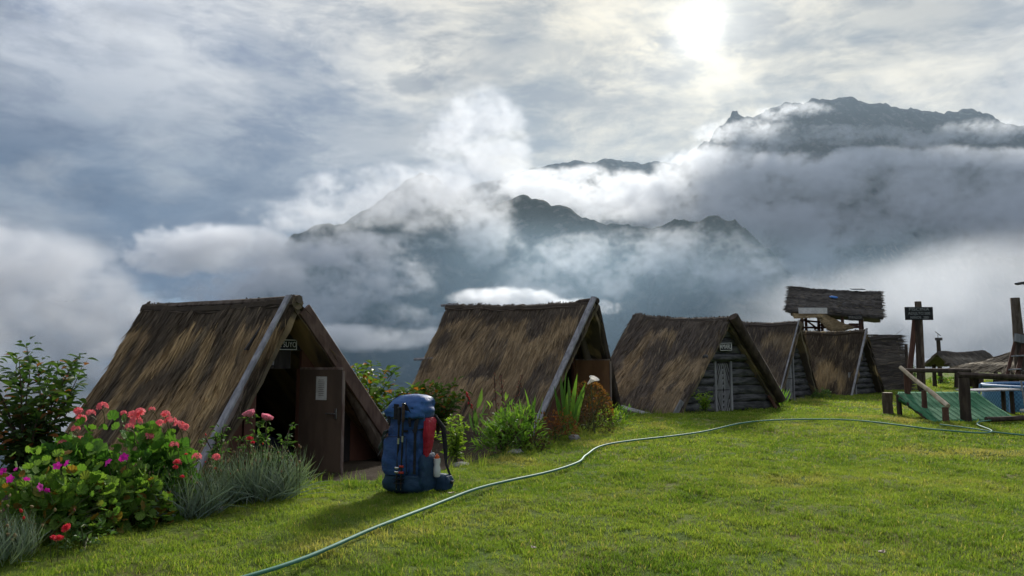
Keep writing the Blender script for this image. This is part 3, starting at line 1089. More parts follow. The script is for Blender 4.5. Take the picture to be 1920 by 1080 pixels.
def cut_board(H, a0, a1, b0, b1, z0, z1):
    """upright board between a0 and a1 in depth, its top cut along the roof"""
    def top(b):
        lim = H.h * ((b + H.w) / (H.w + H.s) if b < H.s else (H.w - b) / (H.w - H.s)) - .06
        return max(min(z1, lim), z0 + .01)
    zs = (top(b0), top(b1))
    bs = [b0, b1]
    if b0 < H.s < b1:
        bs = [b0, H.s, b1]
        zs = (top(b0), top(H.s), top(b1))
    mb = MB()
    n = len(bs)
    vs = []
    for a in (a0, a1):
        for b, z in zip(bs, zs):
            vs += [H.p(a, b, z0), H.p(a, b, z)]
    m = 2 * n
    fs = []
    for i in range(n - 1):
        q = 2 * i
        fs.append((q, q + 1, q + 3, q + 2))
        fs.append((m + q + 2, m + q + 3, m + q + 1, m + q))
        fs.append((q + 1, m + q + 1, m + q + 3, q + 3))
        fs.append((q, q + 2, m + q + 2, m + q))
    fs.append((0, m, m + 1, 1))
    e = 2 * n - 2
    fs.append((e, e + 1, m + e + 1, m + e))
    mb.add(vs, fs)
    return mb


def gable_text_rot(H):
    # text faces out of the gable (towards -r): local x along g, local y up
    return Matrix((H.g, Vector((0, 0, 1)), -H.r)).transposed().to_euler()


def open_door(H, root, b, a, z0, z1, wd, mat_, edge_mat, swing, notice=False):
    """a door leaf hinged at b and standing open"""
    n = (-H.r * math.sin(swing) + H.g * math.cos(swing)).normalized()
    hx = H.p(a, b, 0)
    c = hx + n * wd / 2
    nn = n.cross(Vector((0, 0, 1)))
    rot = Matrix((n, nn, Vector((0, 0, 1)))).transposed()
    o = MB().box(c + Vector((0, 0, (z0 + z1) / 2)), wd, .03, z1 - z0, rot).build('door', mat_, root, False)
    e = hx + n * (wd + .021)
    MB().box(e + Vector((0, 0, (z0 + z1) / 2 - .03)), .04, .045, z1 - z0 + .02, rot, .012).build('door_stile', edge_mat, o)
    t = hx + n * (wd / 2)
    MB().box(t + Vector((0, 0, z1 + .016)), wd, .036, .03, rot, .006).build('door_rail', edge_mat, o)
    side = 1 if nn.dot(Vector((0, 0, EYE)) - c) > 0 else -1
    if notice:
        MB().box(hx + n * wd * .53 + nn * side * .0185 + Vector((0, 0, z1 - .27)), .20, .005, .34, rot).build('notice', MATS['paper'], o, False)
        mb = MB()
        for q in range(9):
            mb.box(hx + n * wd * .53 + nn * side * .0222 + Vector((0, 0, z1 - .15 - .028 * q)), .15 * random.uniform(.6, 1), .0015, .006, rot)
        mb.build('print', MATS['brown_ply'], o, False, None, 'stuff')
        hd = MB()
        hp = hx + n * wd * .88 + nn * side * .016 + Vector((0, 0, (z0 + z1) / 2 + .10))
        hd.tube([hp, hp + nn * side * .05, hp + nn * side * .05 - n * .15], .011, 8)
        hd.build('handle', MATS['steel'], o)
        MB().box(hp + nn * side * .006, .04, .012, .15, rot, .004).build('lock_plate', MATS['steel'], o, False)
    return o


# ---- hut 1: nearest, door open
H1 = Hut([-2.915, 10.543, 0.61, 1.905, 2.548, 3.913, 0.067, 0.016, -0.419], -.3)
th1 = thatch_mat('thatch_first', (0.552, 0.384, 0.186), (0.348, 0.240, 0.126), (0.079, 0.067, 0.055), .525, (.85, .28), seed=2.2)
hut1 = thing('thatched_hut', H1.f, 'nearest thatched hut, its brown door open beside the blue backpack', 'hut', 'thatched A-frame huts')
A, B, fl, fr = roof(H1, hut1, th1, 34000, 9000, .42, .17, .10, seed=3, width=.0075)
up1 = (-H1.g + Vector((0, 0, .6))).normalized()
bb = MB().bar(H1.p(-.13, H1.s - .17, H1.h + .02), H1.p(-.13, H1.left(1.22) - .17, 1.22), .11, .035, up1, .006)
bb.build('barge_board', M['grey_board'], hut1)
bb = MB().bar(H1.p(-.145, H1.left(1.30) - .18, 1.30), H1.p(-.145, H1.left(.0) - .19, -.05), .13, .035, up1, .006)
bb.build('barge_board', M['grey_board'], hut1)
MB().log(H1.p(.05, H1.s - .06, H1.h - .14), H1.p(.03, H1.left(-.1) + .06, -.15), .055, .095, 10, 8, .006).build('rafter_log', M['faded_red_wood'], hut1)
MB().bar(H1.p(-.11, H1.s + .12, H1.h - .16), H1.p(-.11, H1.right(0) - .06, 0.0), .22, .05, H1.r, .008).build('fascia_board', M['red_wood'], hut1)
MB().log(H1.p(.02, H1.s + .62, H1.h - .68), H1.p(-.02, H1.right(-.1) - .32, -.2), .085, .11, 10, 8, .006).build('rafter_log', M['log_brown'], hut1)
MB().log(H1.p(-.15, H1.s, H1.h - .02), H1.p(H1.L, H1.s, H1.h + H1.dz - .05), .06, .06, 8, 6, .004).build('ridge_pole', M['log_brown'], hut1)
a0, a1 = .35, .39
cut_board(H1, a0, a1, -1.75, -.93, -.25, 2.2).build('wall_panel', M['red_ply'], hut1, False)
cut_board(H1, a0 - .03, a1 - .005, -.92, -.74, -.25, 1.52).build('door_post', M['red_ply'], hut1, False)
for k, (b0, b1, mt) in enumerate(((-.92, -.70, 'dark_board'), (-.695, -.44, 'grey_wood'), (-.435, -.16, 'dark_board'))):
    cut_board(H1, a0 - .012, a1 - .012, b0, b1, 1.535, 1.80).build('plank', M[mt] if k != 1 else M['dark_board'], hut1, False)
MB().box(H1.p(a0 - .02, -.56, 1.70), .20, .012, .22, Matrix((H1.g, H1.r, Vector((0, 0, 1)))).transposed()).build('patch_board', M['grey_wood'], hut1, False)
cut_board(H1, a0, a1, -.92, .04, 1.80, 2.5).build('gable_board', M['dark_board'], hut1, False)
cut_board(H1, a0 - .02, a1, .04, .34, 1.52, 2.4).build('wall_panel', M['red_ply'], hut1, False)
cut_board(H1, a0 - .025, a1 + .01, .0, .10, -.25, 1.53).build('door_post', M['red_ply'], hut1, False)
cut_board(H1, a0, a1, .105, .55, .02, 1.52).build('wall_panel', M['brown_ply'], hut1, False)
cut_board(H1, a0 + .004, a1 + .004, .555, 1.05, .02, 1.6).build('wall_panel', M['dark_board'], hut1, False)
cut_board(H1, a0, a1, 1.055, 1.85, -.25, 1.2).build('wall_panel', M['red_ply'], hut1, False)
MB().bar(H1.p(a0 - .05, .10, .0), H1.p(a0 - .05, 1.30, -.02), .10, .05, (0, 0, 1), .006).build('sill', M['red_wood'], hut1)
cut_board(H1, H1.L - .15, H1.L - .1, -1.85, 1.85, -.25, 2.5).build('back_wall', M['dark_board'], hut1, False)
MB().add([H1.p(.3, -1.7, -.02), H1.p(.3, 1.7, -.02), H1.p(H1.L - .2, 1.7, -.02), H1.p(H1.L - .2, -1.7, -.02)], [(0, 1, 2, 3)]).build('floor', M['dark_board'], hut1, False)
open_door(H1, hut1, .0, a0 - .05, .06, 1.52, .80, M['brown_ply'], M['faded_red_wood'], R(82), True)
rt = gable_text_rot(H1)
rotg = Matrix((H1.g, H1.r, Vector((0, 0, 1)))).transposed()
s_ = MB().box(H1.p(a0 - .02, -.36, 1.885), .60, .016, .15, rotg).build('name_board', M['black_paint'], hut1, False)
for z, hh, b, ww in ((1.955, .012, -.36, .58), (1.815, .012, -.36, .58), (1.885, .128, -.077, .012), (1.885, .128, -.643, .012)):
    MB().box(H1.p(a0 - .031, b, z), ww, .004, hh, rotg).build('white_border', M['letter_white'], s_, False)
text('COLLA SUYO', s_, H1.p(a0 - .032, -.36, 1.885), rt, .112, M['letter_white'], sx=.80)
for (pa, pb, pz, ll) in ((H1.L + .05, -.6, 1.75, .5), (H1.L, -1.1, .9, .4)):
    MB().log(H1.p(pa - .2, pb - .05, pz), H1.p(pa + ll * .6, pb - .05, pz + .02), .025, .02, 6, 3).build('purlin_end', M['grey_wood'], hut1)
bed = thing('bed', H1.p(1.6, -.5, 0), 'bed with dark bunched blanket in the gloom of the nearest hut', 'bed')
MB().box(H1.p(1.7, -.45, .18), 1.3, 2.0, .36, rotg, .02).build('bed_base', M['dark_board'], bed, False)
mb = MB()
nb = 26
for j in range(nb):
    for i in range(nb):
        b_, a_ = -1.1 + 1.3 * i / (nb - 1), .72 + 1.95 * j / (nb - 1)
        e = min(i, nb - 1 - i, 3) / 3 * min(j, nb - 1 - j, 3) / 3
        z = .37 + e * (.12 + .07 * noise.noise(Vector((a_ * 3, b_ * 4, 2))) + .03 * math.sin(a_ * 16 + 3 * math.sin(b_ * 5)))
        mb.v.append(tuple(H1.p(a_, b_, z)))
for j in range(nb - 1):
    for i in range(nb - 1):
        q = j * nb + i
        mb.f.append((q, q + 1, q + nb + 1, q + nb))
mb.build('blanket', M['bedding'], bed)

# ---- hut 2
H2 = Hut([1.573, 16.37, 0.698, 1.853, 2.89, 4.104, 0.15, 0.47, -0.127], -.25)
th2 = thatch_mat('thatch_second', (0.432, 0.312, 0.174), (0.300, 0.216, 0.126), (0.102, 0.084, 0.070), .545, (1.0, .8), seed=5.1)
hut2 = thing('thatched_hut', H2.f, 'second thatched hut, tan door ajar behind the flower bed', 'hut', 'thatched A-frame huts')
roof(H2, hut2, th2, 22000, 8000, .40, .17, .05, width=.010, seed=21)
up2 = (-H2.g + Vector((0, 0, .6))).normalized()
MB().bar(H2.p(-H2.o - .08, H2.s - .12, H2.h + .10), H2.p(-.08, H2.left(0) - .16, -.05), .15, .045, up2, .008).build('barge_board', M['grey_board'], hut2)
MB().bar(H2.p(-H2.o - .02, H2.s - .02, H2.h - .08), H2.p(-.02, H2.left(.5) + .06, .5), .06, .04, up2, .006).build('batten', M['grey_wood'], hut2)
MB().log(H2.p(-H2.o + .02, H2.s + .10, H2.h - .10), H2.p(.02, H2.right(-.1) - .16, -.15), .095, .13, 10, 8, .008).build('rafter_log', M['log_dark'], hut2)
MB().log(H2.p(.12, H2.s + .2, H2.h - .5), H2.p(.2, H2.right(-.1) - .55, -.2), .10, .12, 10, 8, .01).build('rafter_log', M['log_brown'], hut2)
MB().log(H2.p(-H2.o - .10, H2.s, H2.h + .02), H2.p(-.05, H2.s, H2.h + .02), .07, .06, 8, 4, .01).build('ridge_pole', M['log_dark'], hut2)
MB().log(H2.p(H2.L - .3, H2.s - .02, H2.h + H2.dz + .0), H2.p(H2.L + .30, H2.s - .02, H2.h + H2.dz + .0), .04, .035, 7, 3, .01).build('ridge_pole', M['grey_wood'], hut2)
MB().log(H2.p(H2.L - .3, H2.left(1.55) + .02, 1.62), H2.p(H2.L + .42, H2.left(1.55) - .06, 1.6), .04, .035, 7, 3, .01).build('purlin_end', M['grey_wood'], hut2)
cut_board(H2, .45, .49, -1.7, -.1, -.2, 2.8).build('wall_panel', M['red_ply'], hut2, False)
cut_board(H2, .45, .49, -.1, .3, 1.62, 2.8).build('wall_panel', M['dark_board'], hut2, False)
cut_board(H2, .445, .485, .3, 1.75, -.2, 2.8).build('wall_panel', M['dark_board'], hut2, False)
cut_board(H2, .40, .485, .30, .40, -.2, 1.62).build('door_post', M['red_ply'], hut2, False)
cut_board(H2, H2.L - .15, H2.L - .1, -1.8, 1.8, -.2, 2.8).build('back_wall', M['dark_board'], hut2, False)
open_door(H2, hut2, .34, .38, .05, 1.58, .86, M['tan_ply'], M['faded_red_wood'], R(80))
for k in range(9):           # straw ends hanging inside the barge board
    z = 1.5 + k * .12
    b = H2.left(z) + .12
    MB().log(H2.p(.05 + random.uniform(-.1, .1), b - .02, z), H2.p(-.18 - random.uniform(0, .1), b + random.uniform(.02, .10), z - random.uniform(.02, .1)), .022, .012, 5, 2).build('straw_end', M['pale_pole'], hut2)


def log_gable(H, root, doorb, doorz, a, ch=.205, zmin=0.0, big=1.0, dead=1.0):
    """gable of stacked split logs, each one cut to the roof and to the doorway"""
    z = zmin - .05
    k = 0
    while z < H.h - .25:
        hgt = ch * random.uniform(.85, 1.2)
        zc = z + hgt / 2
        l, r_ = H.left(zc) + .10, H.right(zc) - .10
        spans = [(l, r_)]
        if doorb is not None and zc < doorz:
            spans = [(l, doorb[0] - .01), (doorb[1] + .01, r_)]
        for (b0, b1) in spans:
            if b1 - b0 < .12:
                continue
            mb = MB()
            n, seg = 10, max(3, int((b1 - b0) / .12))
            sd = random.random() * 60
            for i in range(seg + 1):
                t = i / seg
                b = b0 + (b1 - b0) * t
                for q in range(n):
                    an = 2 * math.pi * q / n
                    nz = 1 + .22 * noise.noise(Vector((t * (b1 - b0) * 5, math.sin(an) * 1.5 + sd, math.cos(an) * 1.5)))
                    mb.v.append(tuple(H.p(a - math.cos(an) * .085 * nz * big, b, zc + math.sin(an) * hgt * .53 * nz + .02 * noise.noise(Vector((b * 2, sd, 3))))))
            for i in range(seg):
                for q in range(n):
                    c, d = i * n + q, i * n + (q + 1) % n
                    mb.f.append((c, c + n, d + n, d))
            mb.f.append(tuple(range(n)))
            mb.f.append(tuple(range(seg * n + n - 1, seg * n - 1, -1)))
            mb.build('log', M['bark_log'], root)
        z += hgt
        k += 1
    cut_board(H, a + .02, a + .05, -H.w + .1, H.w - .1, -.1, H.h).build('wall_backing', M['bark_gap'], root, False)


def slat_door(H, root, b0, b1, z0, z1, a):
    """plank door with slats laid as nested diamonds"""
    rot = Matrix((H.g, H.r, Vector((0, 0, 1)))).transposed()
    bc, zc = (b0 + b1) / 2, (z0 + z1) / 2
    d = MB().box(H.p(a, bc, zc), b1 - b0, .03, z1 - z0, rot).build('door', M['dark_board'], root, False)
    w, h = (b1 - b0) / 2 - .03, (z1 - z0) / 2 - .03
    for ring in range(5):
        f = 1 - ring * .2
        for sx in (-1, 1):
            for sz in (-1, 1):
                MB().bar(H.p(a - .03 - .002 * ring, bc + sx * w * f, zc + sz * .012), H.p(a - .03 - .002 * ring, bc + sx * .012, zc + sz * h * f), .030, .022, H.r, .004).build('slat', M['grey_wood'], d)
    for sx in (-1, 1):
        for sz in (-1, 1):
            MB().bar(H.p(a - .028, bc + sx * w, zc + sz * h * .36), H.p(a - .028, bc + sx * w * .36, zc + sz * h), .03, .02, H.r, .004).build('slat', M['grey_wood'], d)
            MB().bar(H.p(a - .028, bc + sx * w, zc + sz * h * .68), H.p(a - .028, bc + sx * w * .68, zc + sz * h), .03, .02, H.r, .004).build('slat', M['grey_wood'], d)
    for sx in (-1, 1):
        MB().bar(H.p(a - .035, bc + sx * ((b1 - b0) / 2 + .03), z0 - .03), H.p(a - .035, bc + sx * ((b1 - b0) / 2 + .03), z1 + .03), .07, .07, H.r, .008).build('door_post', M['grey_wood'], root)
    return d


# ---- hut 3
H3 = Hut([5.625, 18.372, 1.042, 2.03, 2.568, 3.537, 0.258, 0.046, -0.116], -.15)
th3 = thatch_mat('thatch_third', (0.396, 0.294, 0.174), (0.276, 0.210, 0.132), (0.108, 0.094, 0.086), .50, (.75, .55), seed=9.4)
hut3 = thing('thatched_hut', H3.f, 'log hut with a diamond slat door and small AMARU name board', 'hut', 'thatched A-frame huts')
roof(H3, hut3, th3, 15000, 8000, .40, .15, .06, zl=.30, zr=.42, width=.011, seed=31)
log_gable(H3, hut3, (-.50, .08), 1.45, .15)
slat_door(H3, hut3, -.46, .04, .02, 1.42, .12)
MB().log(H3.p(.06, -.86, 1.53), H3.p(.06, .66, 1.56), .09, .085, 10, 6, .008).build('lintel_log', M['bark_log'], hut3)
rot3 = Matrix((H3.g, H3.r, Vector((0, 0, 1)))).transposed() @ Matrix.Rotation(R(-2), 3, 'Y')
nb3 = MB().box(H3.p(-.02, -.20, 1.82), .42, .02, .19, rot3).build('name_board', M['black_paint'], hut3, False)
for (b, z, ww, hh) in ((-.20, 1.910, .42, .011), (-.20, 1.730, .42, .011), (-.405, 1.82, .011, .17), (0.005, 1.82, .011, .17)):
    MB().box(H3.p(-.034, b, z), ww, .006, hh, rot3).build('white_border', M['letter_white'], nb3, False)
text('AMARU', nb3, H3.p(-.034, -.20, 1.82), gable_text_rot(H3), .16, M['letter_white'], sx=.74)
MB().log(H3.p(-.22, H3.s, H3.h + .02), H3.p(-.12, H3.right(.42) + .05, .42), .13, .12, 10, 8, .01).build('verge_log', M['log_dark'], hut3)
MB().bar(H3.p(.0, H3.right(.45) - .28, .55), H3.p(-.12, H3.right(.45) + .12, -.15), .10, .06, H3.r, .01).build('prop', M['log_red'], hut3)
for a_ in (.1, .9, 1.7, 2.5, 3.3):
    MB().log(H3.p(a_, H3.left(.35) + .08, -.2), H3.p(a_, H3.left(.6) + .1, .75), .05, .045, 7, 3).build('eave_post', M['log_dark'], hut3)
for k in range(3):
    MB().bar(H3.p(.15, H3.left(.1) + .52, .06 + .19 * k), H3.p(3.4, H3.left(.1) + .52, .10 + .19 * k), .17, .03, -H3.g, .004).build('side_plank', M['log_dark'], hut3)
cut_board(H3, H3.L - .2, H3.L - .12, -1.9, 1.9, -.1, 2.5).build('back_wall', M['dark_board'], hut3, False)
pl = MB().bar(H3.p(.05, H3.left(0) - .14, .05), H3.p(2.3, H3.left(0) - .55, .42), .20, .045, (0, -.3, 1), .006).build('plank', M['grey_wood'], None, True, H3.p(.3, H3.left(0) - .2, 0))
tag(pl, 'long grey plank leaning low along the eave of the log hut', 'plank')
pl = MB().bar(H3.p(-.02, H3.left(0) - .10, -.02), H3.p(-.10, H3.left(0) + .22, .50), .13, .05, H3.r, .006).build('plank', M['grey_wood'], None, True, H3.p(-.1, H3.left(0), 0))
tag(pl, 'short grey plank propped upright against the log hut corner', 'plank')

# ---- hut 4
H4 = Hut([10.071, 25.419, 0.944, 1.341, 2.815, 2.555, 0.115, 0.016, 0.033], -.15)
th4 = thatch_mat('thatch_fourth', (0.336, 0.252, 0.150), (0.228, 0.174, 0.114), (0.094, 0.079, 0.072), .49, (.8, .6), seed=14.2)
hut4 = thing('thatched_hut', H4.f, 'dark narrow hut with a pale slat door, right behind the AMARU hut', 'hut', 'thatched A-frame huts')
roof(H4, hut4, th4, 9000, 5000, .42, .18, .22, zl=.15, zr=.25, width=.009, seed=41)
log_gable(H4, hut4, (-.46, -.02), 1.55, .15)
slat_door(H4, hut4, -.44, -.06, .05, 1.55, .12)
MB().bar(H4.p(-.25, H4.s - .1, H4.h + .05), H4.p(-.2, H4.left(.1) - .12, .1), .045, .04, (-H4.g + Vector((0, 0, .5))), .006).build('barge_board', M['grey_board'], hut4)
cut_board(H4, H4.L - .2, H4.L - .12, -1.2, 1.2, -.1, 2.7).build('back_wall', M['dark_board'], hut4, False)

# ---- hut 5
H5 = Hut([13.285, 27.036, 0.941, 1.268, 2.583, 2.469, 0.037, -0.042, -0.014], -.15)
th5 = thatch_mat('thatch_fifth', (.40, .29, .15), (.33, .235, .12), (.042, .036, .034), .425, (.75, .55), ridge=-.5, seed=23.7)
hut5 = thing('thatched_hut', H5.f, 'hut with black thatch and golden straw patches below the lookout tower', 'hut', 'thatched A-frame huts')
roof(H5, hut5, th5, 8000, 5000, .42, .18, .22, zl=.15, zr=.05, width=.009, seed=51)
log_gable(H5, hut5, (-.86, -.50), .98, .15)
slat_door(H5, hut5, -.84, -.52, .0, .96, .12)
MB().bar(H5.p(-.25, H5.s - .1, H5.h + .05), H5.p(-.2, H5.left(.1) - .12, .1), .07, .05, (-H5.g + Vector((0, 0, .5))), .006).build('barge_board', M['grey_board'], hut5)
cut_board(H5, H5.L - .2, H5.L - .12, -1.1, 1.1, -.1, 2.5).build('back_wall', M['dark_board'], hut5, False)

# ---- hut 6: behind, turned the other way
H6 = Hut([16.9, 31.5, .12, 1.25, 2.45, 2.6, 0, 0, 0], -.1)
th6 = thatch_mat('thatch_sixth', (.15, .135, .115), (.115, .10, .09), (.075, .068, .062), .5, (.5, 1.6), seed=31.9, horizontal=True)
hut6 = thing('thatched_hut', H6.f, 'grey ragged hut half hidden behind the one with golden patches', 'hut', 'thatched A-frame huts')
roof(H6, hut6, th6, 7000, 2500, .5, .2, .10, width=.010, seed=61, across=True, rag=.22, jit=.1)
cut_board(H6, .2, .26, -1.1, 1.1, -.1, 2.3).build('gable_board', M['log_dark'], hut6, False)
cut_board(H6, H6.L - .2, H6.L - .14, -1.1, 1.1, -.1, 2.3).build('back_wall', M['log_dark'], hut6, False)


# ------------------------------------------------------------------ backpack and what hangs on it
mat('pack_blue', (.012, .046, .145), (.019, .068, .20), 5, .62, .016, 7, (1, 1, 1.6), .35, sheen=.1)
mat('pack_lid', (.018, .075, .225), (.027, .105, .29), 5, .6, .016, 7, (1, 1, 1.6), .35, sheen=.1)
mat('pack_navy', (.010, .034, .072), (.016, .05, .10), 5, .65, .014, 8, (1, 1, 1.4), .35)
mat('webbing', (.012, .013, .016), (.022, .023, .027), 40, .8, .0006, 200)
mat('red_cloth', (.30, .010, .024), (.42, .018, .036), 4, .6, .02, 9, (1, 1, 2), .3)
mat('grey_cloth', (.060, .075, .085), (.10, .115, .125), 6, .85, .008, 12)
mat('bottle_white', (.62, .64, .62), (.55, .58, .56), 5, .35, spec=.5)
mat('orange_plastic', (.70, .13, .03), (.62, .11, .03), 5, .4, spec=.5)
mat('pole_black', (.012, .012, .013), None, rough=.35, spec=.5)
mat('pole_grip', (.05, .035, .028), (.075, .055, .045), 20, .8)
mat('aluminium', (.75, .75, .76), (.66, .66, .67), 20, .3, metal=1.0)
mat('red_clip', (.42, .05, .03), (.36, .04, .03), 9, .5)

PK = Vector((-1.10, 7.72, tz(-1.10, 7.72)))
PYAW = R(26)                                    # its front looks a little to the left of the camera
pf = Vector((-math.sin(PYAW), -math.cos(PYAW), 0))   # out of the front
ps = Vector((math.cos(PYAW), -math.sin(PYAW), 0))    # towards its (our) right side
ZV = Vector((0, 0, 1))


def PP(x, y, z):
    """pack space: x to the right, y out of the front, z up"""
    return PK + ps * x + pf * y + ZV * z


def sq(an, e):
    c, s_ = math.cos(an), math.sin(an)
    return math.copysign(abs(c) ** e, c), math.copysign(abs(s_) ** e, s_)


def loft(rings, n=36, e=.55, wr=.010, seed=0, fold=18):
    """soft bag: rings of (z, half width, half depth, x, y) skinned with wrinkles"""
    mb = MB()
    for i, (z, hw, hd, cx, cy) in enumerate(rings):
        for k in range(n):
            an = 2 * math.pi * k / n
            c, s_ = sq(an, e)
            w = 1 + wr * 5 * noise.noise(Vector((c * 2.2 + seed, s_ * 2.2, z * fold * .55))) + wr * 3 * noise.noise(Vector((c * 7 + seed, s_ * 7, z * fold)))
            mb.v.append(tuple(PP(cx + c * hw * w, cy + s_ * hd * w, z)))
    for i in range(len(rings) - 1):
        for k in range(n):
            a, b = i * n + k, i * n + (k + 1) % n
            mb.f.append((a, a + n, b + n, b))
    mb.f.append(tuple(range(n)))
    mb.f.append(tuple(range(len(rings) * n - 1, (len(rings) - 1) * n - 1, -1)))
    return mb


def interp(keys, m):
    out = []
    ks = np.array(keys)
    zz = np.linspace(ks[0, 0], ks[-1, 0], m)
    for z in zz:
        out.append(tuple([z] + [float(np.interp(z, ks[:, 0], ks[:, j])) for j in range(1, 5)]))
    return out


pack = thing('backpack', PK, 'large blue trekking backpack standing on the lawn before the nearest hut', 'backpack')
loft(interp([(.20, .235, .165, 0, 0), (.30, .245, .175, 0, 0), (.45, .240, .170, 0, 0), (.60, .232, .160, .01, 0), (.74, .225, .150, .02, -.01), (.84, .215, .145, .025, -.01), (.88, .19, .125, .025, -.01)], 34), wr=.026, seed=1).build('body', M['pack_blue'], pack)
loft(interp([(.0, .17, .11, 0, 0), (.015, .215, .15, 0, 0), (.05, .245, .178, 0, .005), (.12, .250, .185, 0, .008), (.19, .243, .178, 0, .005), (.205, .23, .165, 0, 0)], 12), wr=.016, seed=4).build('bottom_compartment', M['pack_navy'], pack)
loft(interp([(.775, .215, .150, .015, 0), (.79, .236, .172, .015, .008), (.85, .240, .178, .02, .008), (.91, .230, .168, .03, .0), (.96, .205, .145, .045, -.01), (1.0, .16, .105, .055, -.015), (1.022, .10, .06, .06, -.02), (1.028, .03, .02, .06, -.02)], 26), wr=.028, seed=7).build('lid', M['pack_lid'], pack)
loft(interp([(.20, .13, .05, -.05, .155), (.24, .165, .075, -.05, .145), (.40, .17, .078, -.05, .138), (.55, .155, .06, -.045, .135), (.60, .11, .03, -.045, .135)], 22), wr=.026, seed=9).build('front_pocket', M['pack_blue'], pack)
loft(interp([(.04, .035, .10, .238, .0), (.10, .055, .135, .235, 0), (.30, .052, .135, .235, 0), (.40, .036, .13, .235, 0), (.41, .02, .12, .235, 0)], 12), wr=.02, seed=12).build('side_pocket', M['pack_navy'], pack)
loft(interp([(.015, .05, .05, .305, -.16), (.03, .095, .07, .315, -.17), (.12, .105, .075, .32, -.175), (.17, .085, .06, .315, -.175), (.185, .04, .03, .31, -.175)], 10), wr=.03, seed=15).build('hip_belt', M['pack_navy'], pack)
MB().bar(PP(.37, -.18, .12), PP(.43, -.20, .10), .07, .03, ZV, .008).build('buckle', M['webbing'], pack)
# webbing straps
MB().bar(PP(.185, .162, .73), PP(.190, .178, .22), .030, .006, pf).build('strap', M['webbing'], pack, False)
MB().bar(PP(.20, .150, .79), PP(.185, .172, .64), .045, .012, pf, .004).build('buckle', M['webbing'], pack)
MB().bar(PP(-.23, .10, .62), PP(.10, .172, .655), .022, .006, pf).build('strap', M['webbing'], pack, False)
MB().bar(PP(.06, .181, .93), PP(.155, .172, .77), .045, .006, pf).build('strap', M['webbing'], pack, False)
MB().bar(PP(-.04, .184, .93), PP(-.045, .178, .77), .060, .008, pf).build('strap', M['webbing'], pack, False)
MB().bar(PP(-.235, .085, .80), PP(-.16, .165, .775), .02, .006, pf).build('strap', M['webbing'], pack, False)
MB().tube([PP(.255, -.10, .80), PP(.31, -.19, .66), PP(.32, -.22, .45), PP(.33, -.22, .28), PP(.40, -.22, .13)], [.02, .028, .026, .014, .012], 8).build('shoulder_strap', M['webbing'], pack)
MB().tube([PP(.0, .18, .60), PP(.0, .205, .585), PP(.05, .205, .585), PP(.05, .18, .60)], .006, 6).build('pole_loop', M['webbing'], pack)
MB().tube([PP(-.03, .196, .135), PP(-.03, .225, .12), PP(.07, .225, .12), PP(.07, .196, .135)], .006, 6).build('pole_loop', M['webbing'], pack)
for x0, z0_, x1, z1_ in ((-.19, .585, .09, .60), (-.205, .50, -.205, .24), (.105, .58, .11, .23)):
    MB().tube([PP(x0, .205 - .03 * (abs(x0) > .19), z0_), PP((x0 + x1) / 2, .213 - .02 * (abs(x0) > .19), (z0_ + z1_) / 2), PP(x1, .200 - .03 * (abs(x1) > .19), z1_)], .004, 5).build('zip', M['webbing'], pack)
MB().tube([PP(-.22, .08, .885), PP(-.15, .155, .893), PP(.0, .182, .897), PP(.14, .165, .893), PP(.245, .08, .885)], .0045, 5).build('zip', M['webbing'], pack)
for x0 in (-.13, .13):
    MB().bar(PP(x0, .188, .80), PP(x0, .176, .70), .022, .006, pf).build('strap', M['webbing'], pack, False)
    MB().box(PP(x0, .186, .755), .034, .016, .045, Matrix((ps, pf, ZV)).transposed(), .004).build('buckle', M['webbing'], pack)
for zz in (.66, .30):
    MB().tube([PP(.15, .165, zz), PP(.235, .10, zz + .015), PP(.255, -.04, zz + .03), PP(.25, -.12, zz + .035)], .008, 6).build('compression_strap', M['webbing'], pack)
for zz in (.45, .33):
    MB().bar(PP(-.21, .145, zz), PP(-.20, .162, zz - .10), .012, .008, pf, .002).build('seam_cord', M['pack_navy'], pack)

for k, (x0, x1, ztop, lab) in enumerate(((.02, -.005, .905, 'black trekking pole with a dark grip strapped to the backpack'), (.068, .05, .945, 'trekking pole with a brown grip and red clips strapped to the backpack'))):
    po = thing('trekking_pole', PP(x0, .215, .12), lab, 'trekking pole', 'trekking poles on the backpack')
    yy = .216 + .0 * k
    t0, t1 = PP(x1, yy, .055), PP(x0, yy - .006, ztop)

    def q(f, t0=t0, t1=t1):
        return t0.lerp(t1, f)
    MB().tube([q(.02), q(.60)], .009, 8).build('lower_shaft', M['pole_black'], po)
    MB().tube([q(.55), q(.62)], .0125, 8).build('joint', M['aluminium'], po)
    MB().tube([q(.61), q(.80)], .010, 8).build('upper_shaft', M['pole_black'], po)
    MB().tube([q(.78), q(.80), q(.86), q(.92), q(.965), q(.985)], [.012, .017, .016, .018, .017, .012], 10).build('grip', M['pole_grip'] if k else M['webbing'], po)
    MB().tube([q(.983), q(.993), q(1.0)], [.018, .022, .014], 10).build('knob', M['pole_black'], po)
    MB().tube([q(.115), q(.125), q(.135)], [.012, .036, .014], 12).build('basket', M['pole_black'], po)
    for f in ((.21, .26) if k == 0 else (.20, .27)):
        MB().bar(q(f) + ps * -.022, q(f) + ps * .024, .022, .026, pf, .005).build('clip', M['red_clip'] if k else M['aluminium'], po)
    MB().tube([q(.0), q(.045)], [.004, .008], 7).build('tip', M['steel'], po)

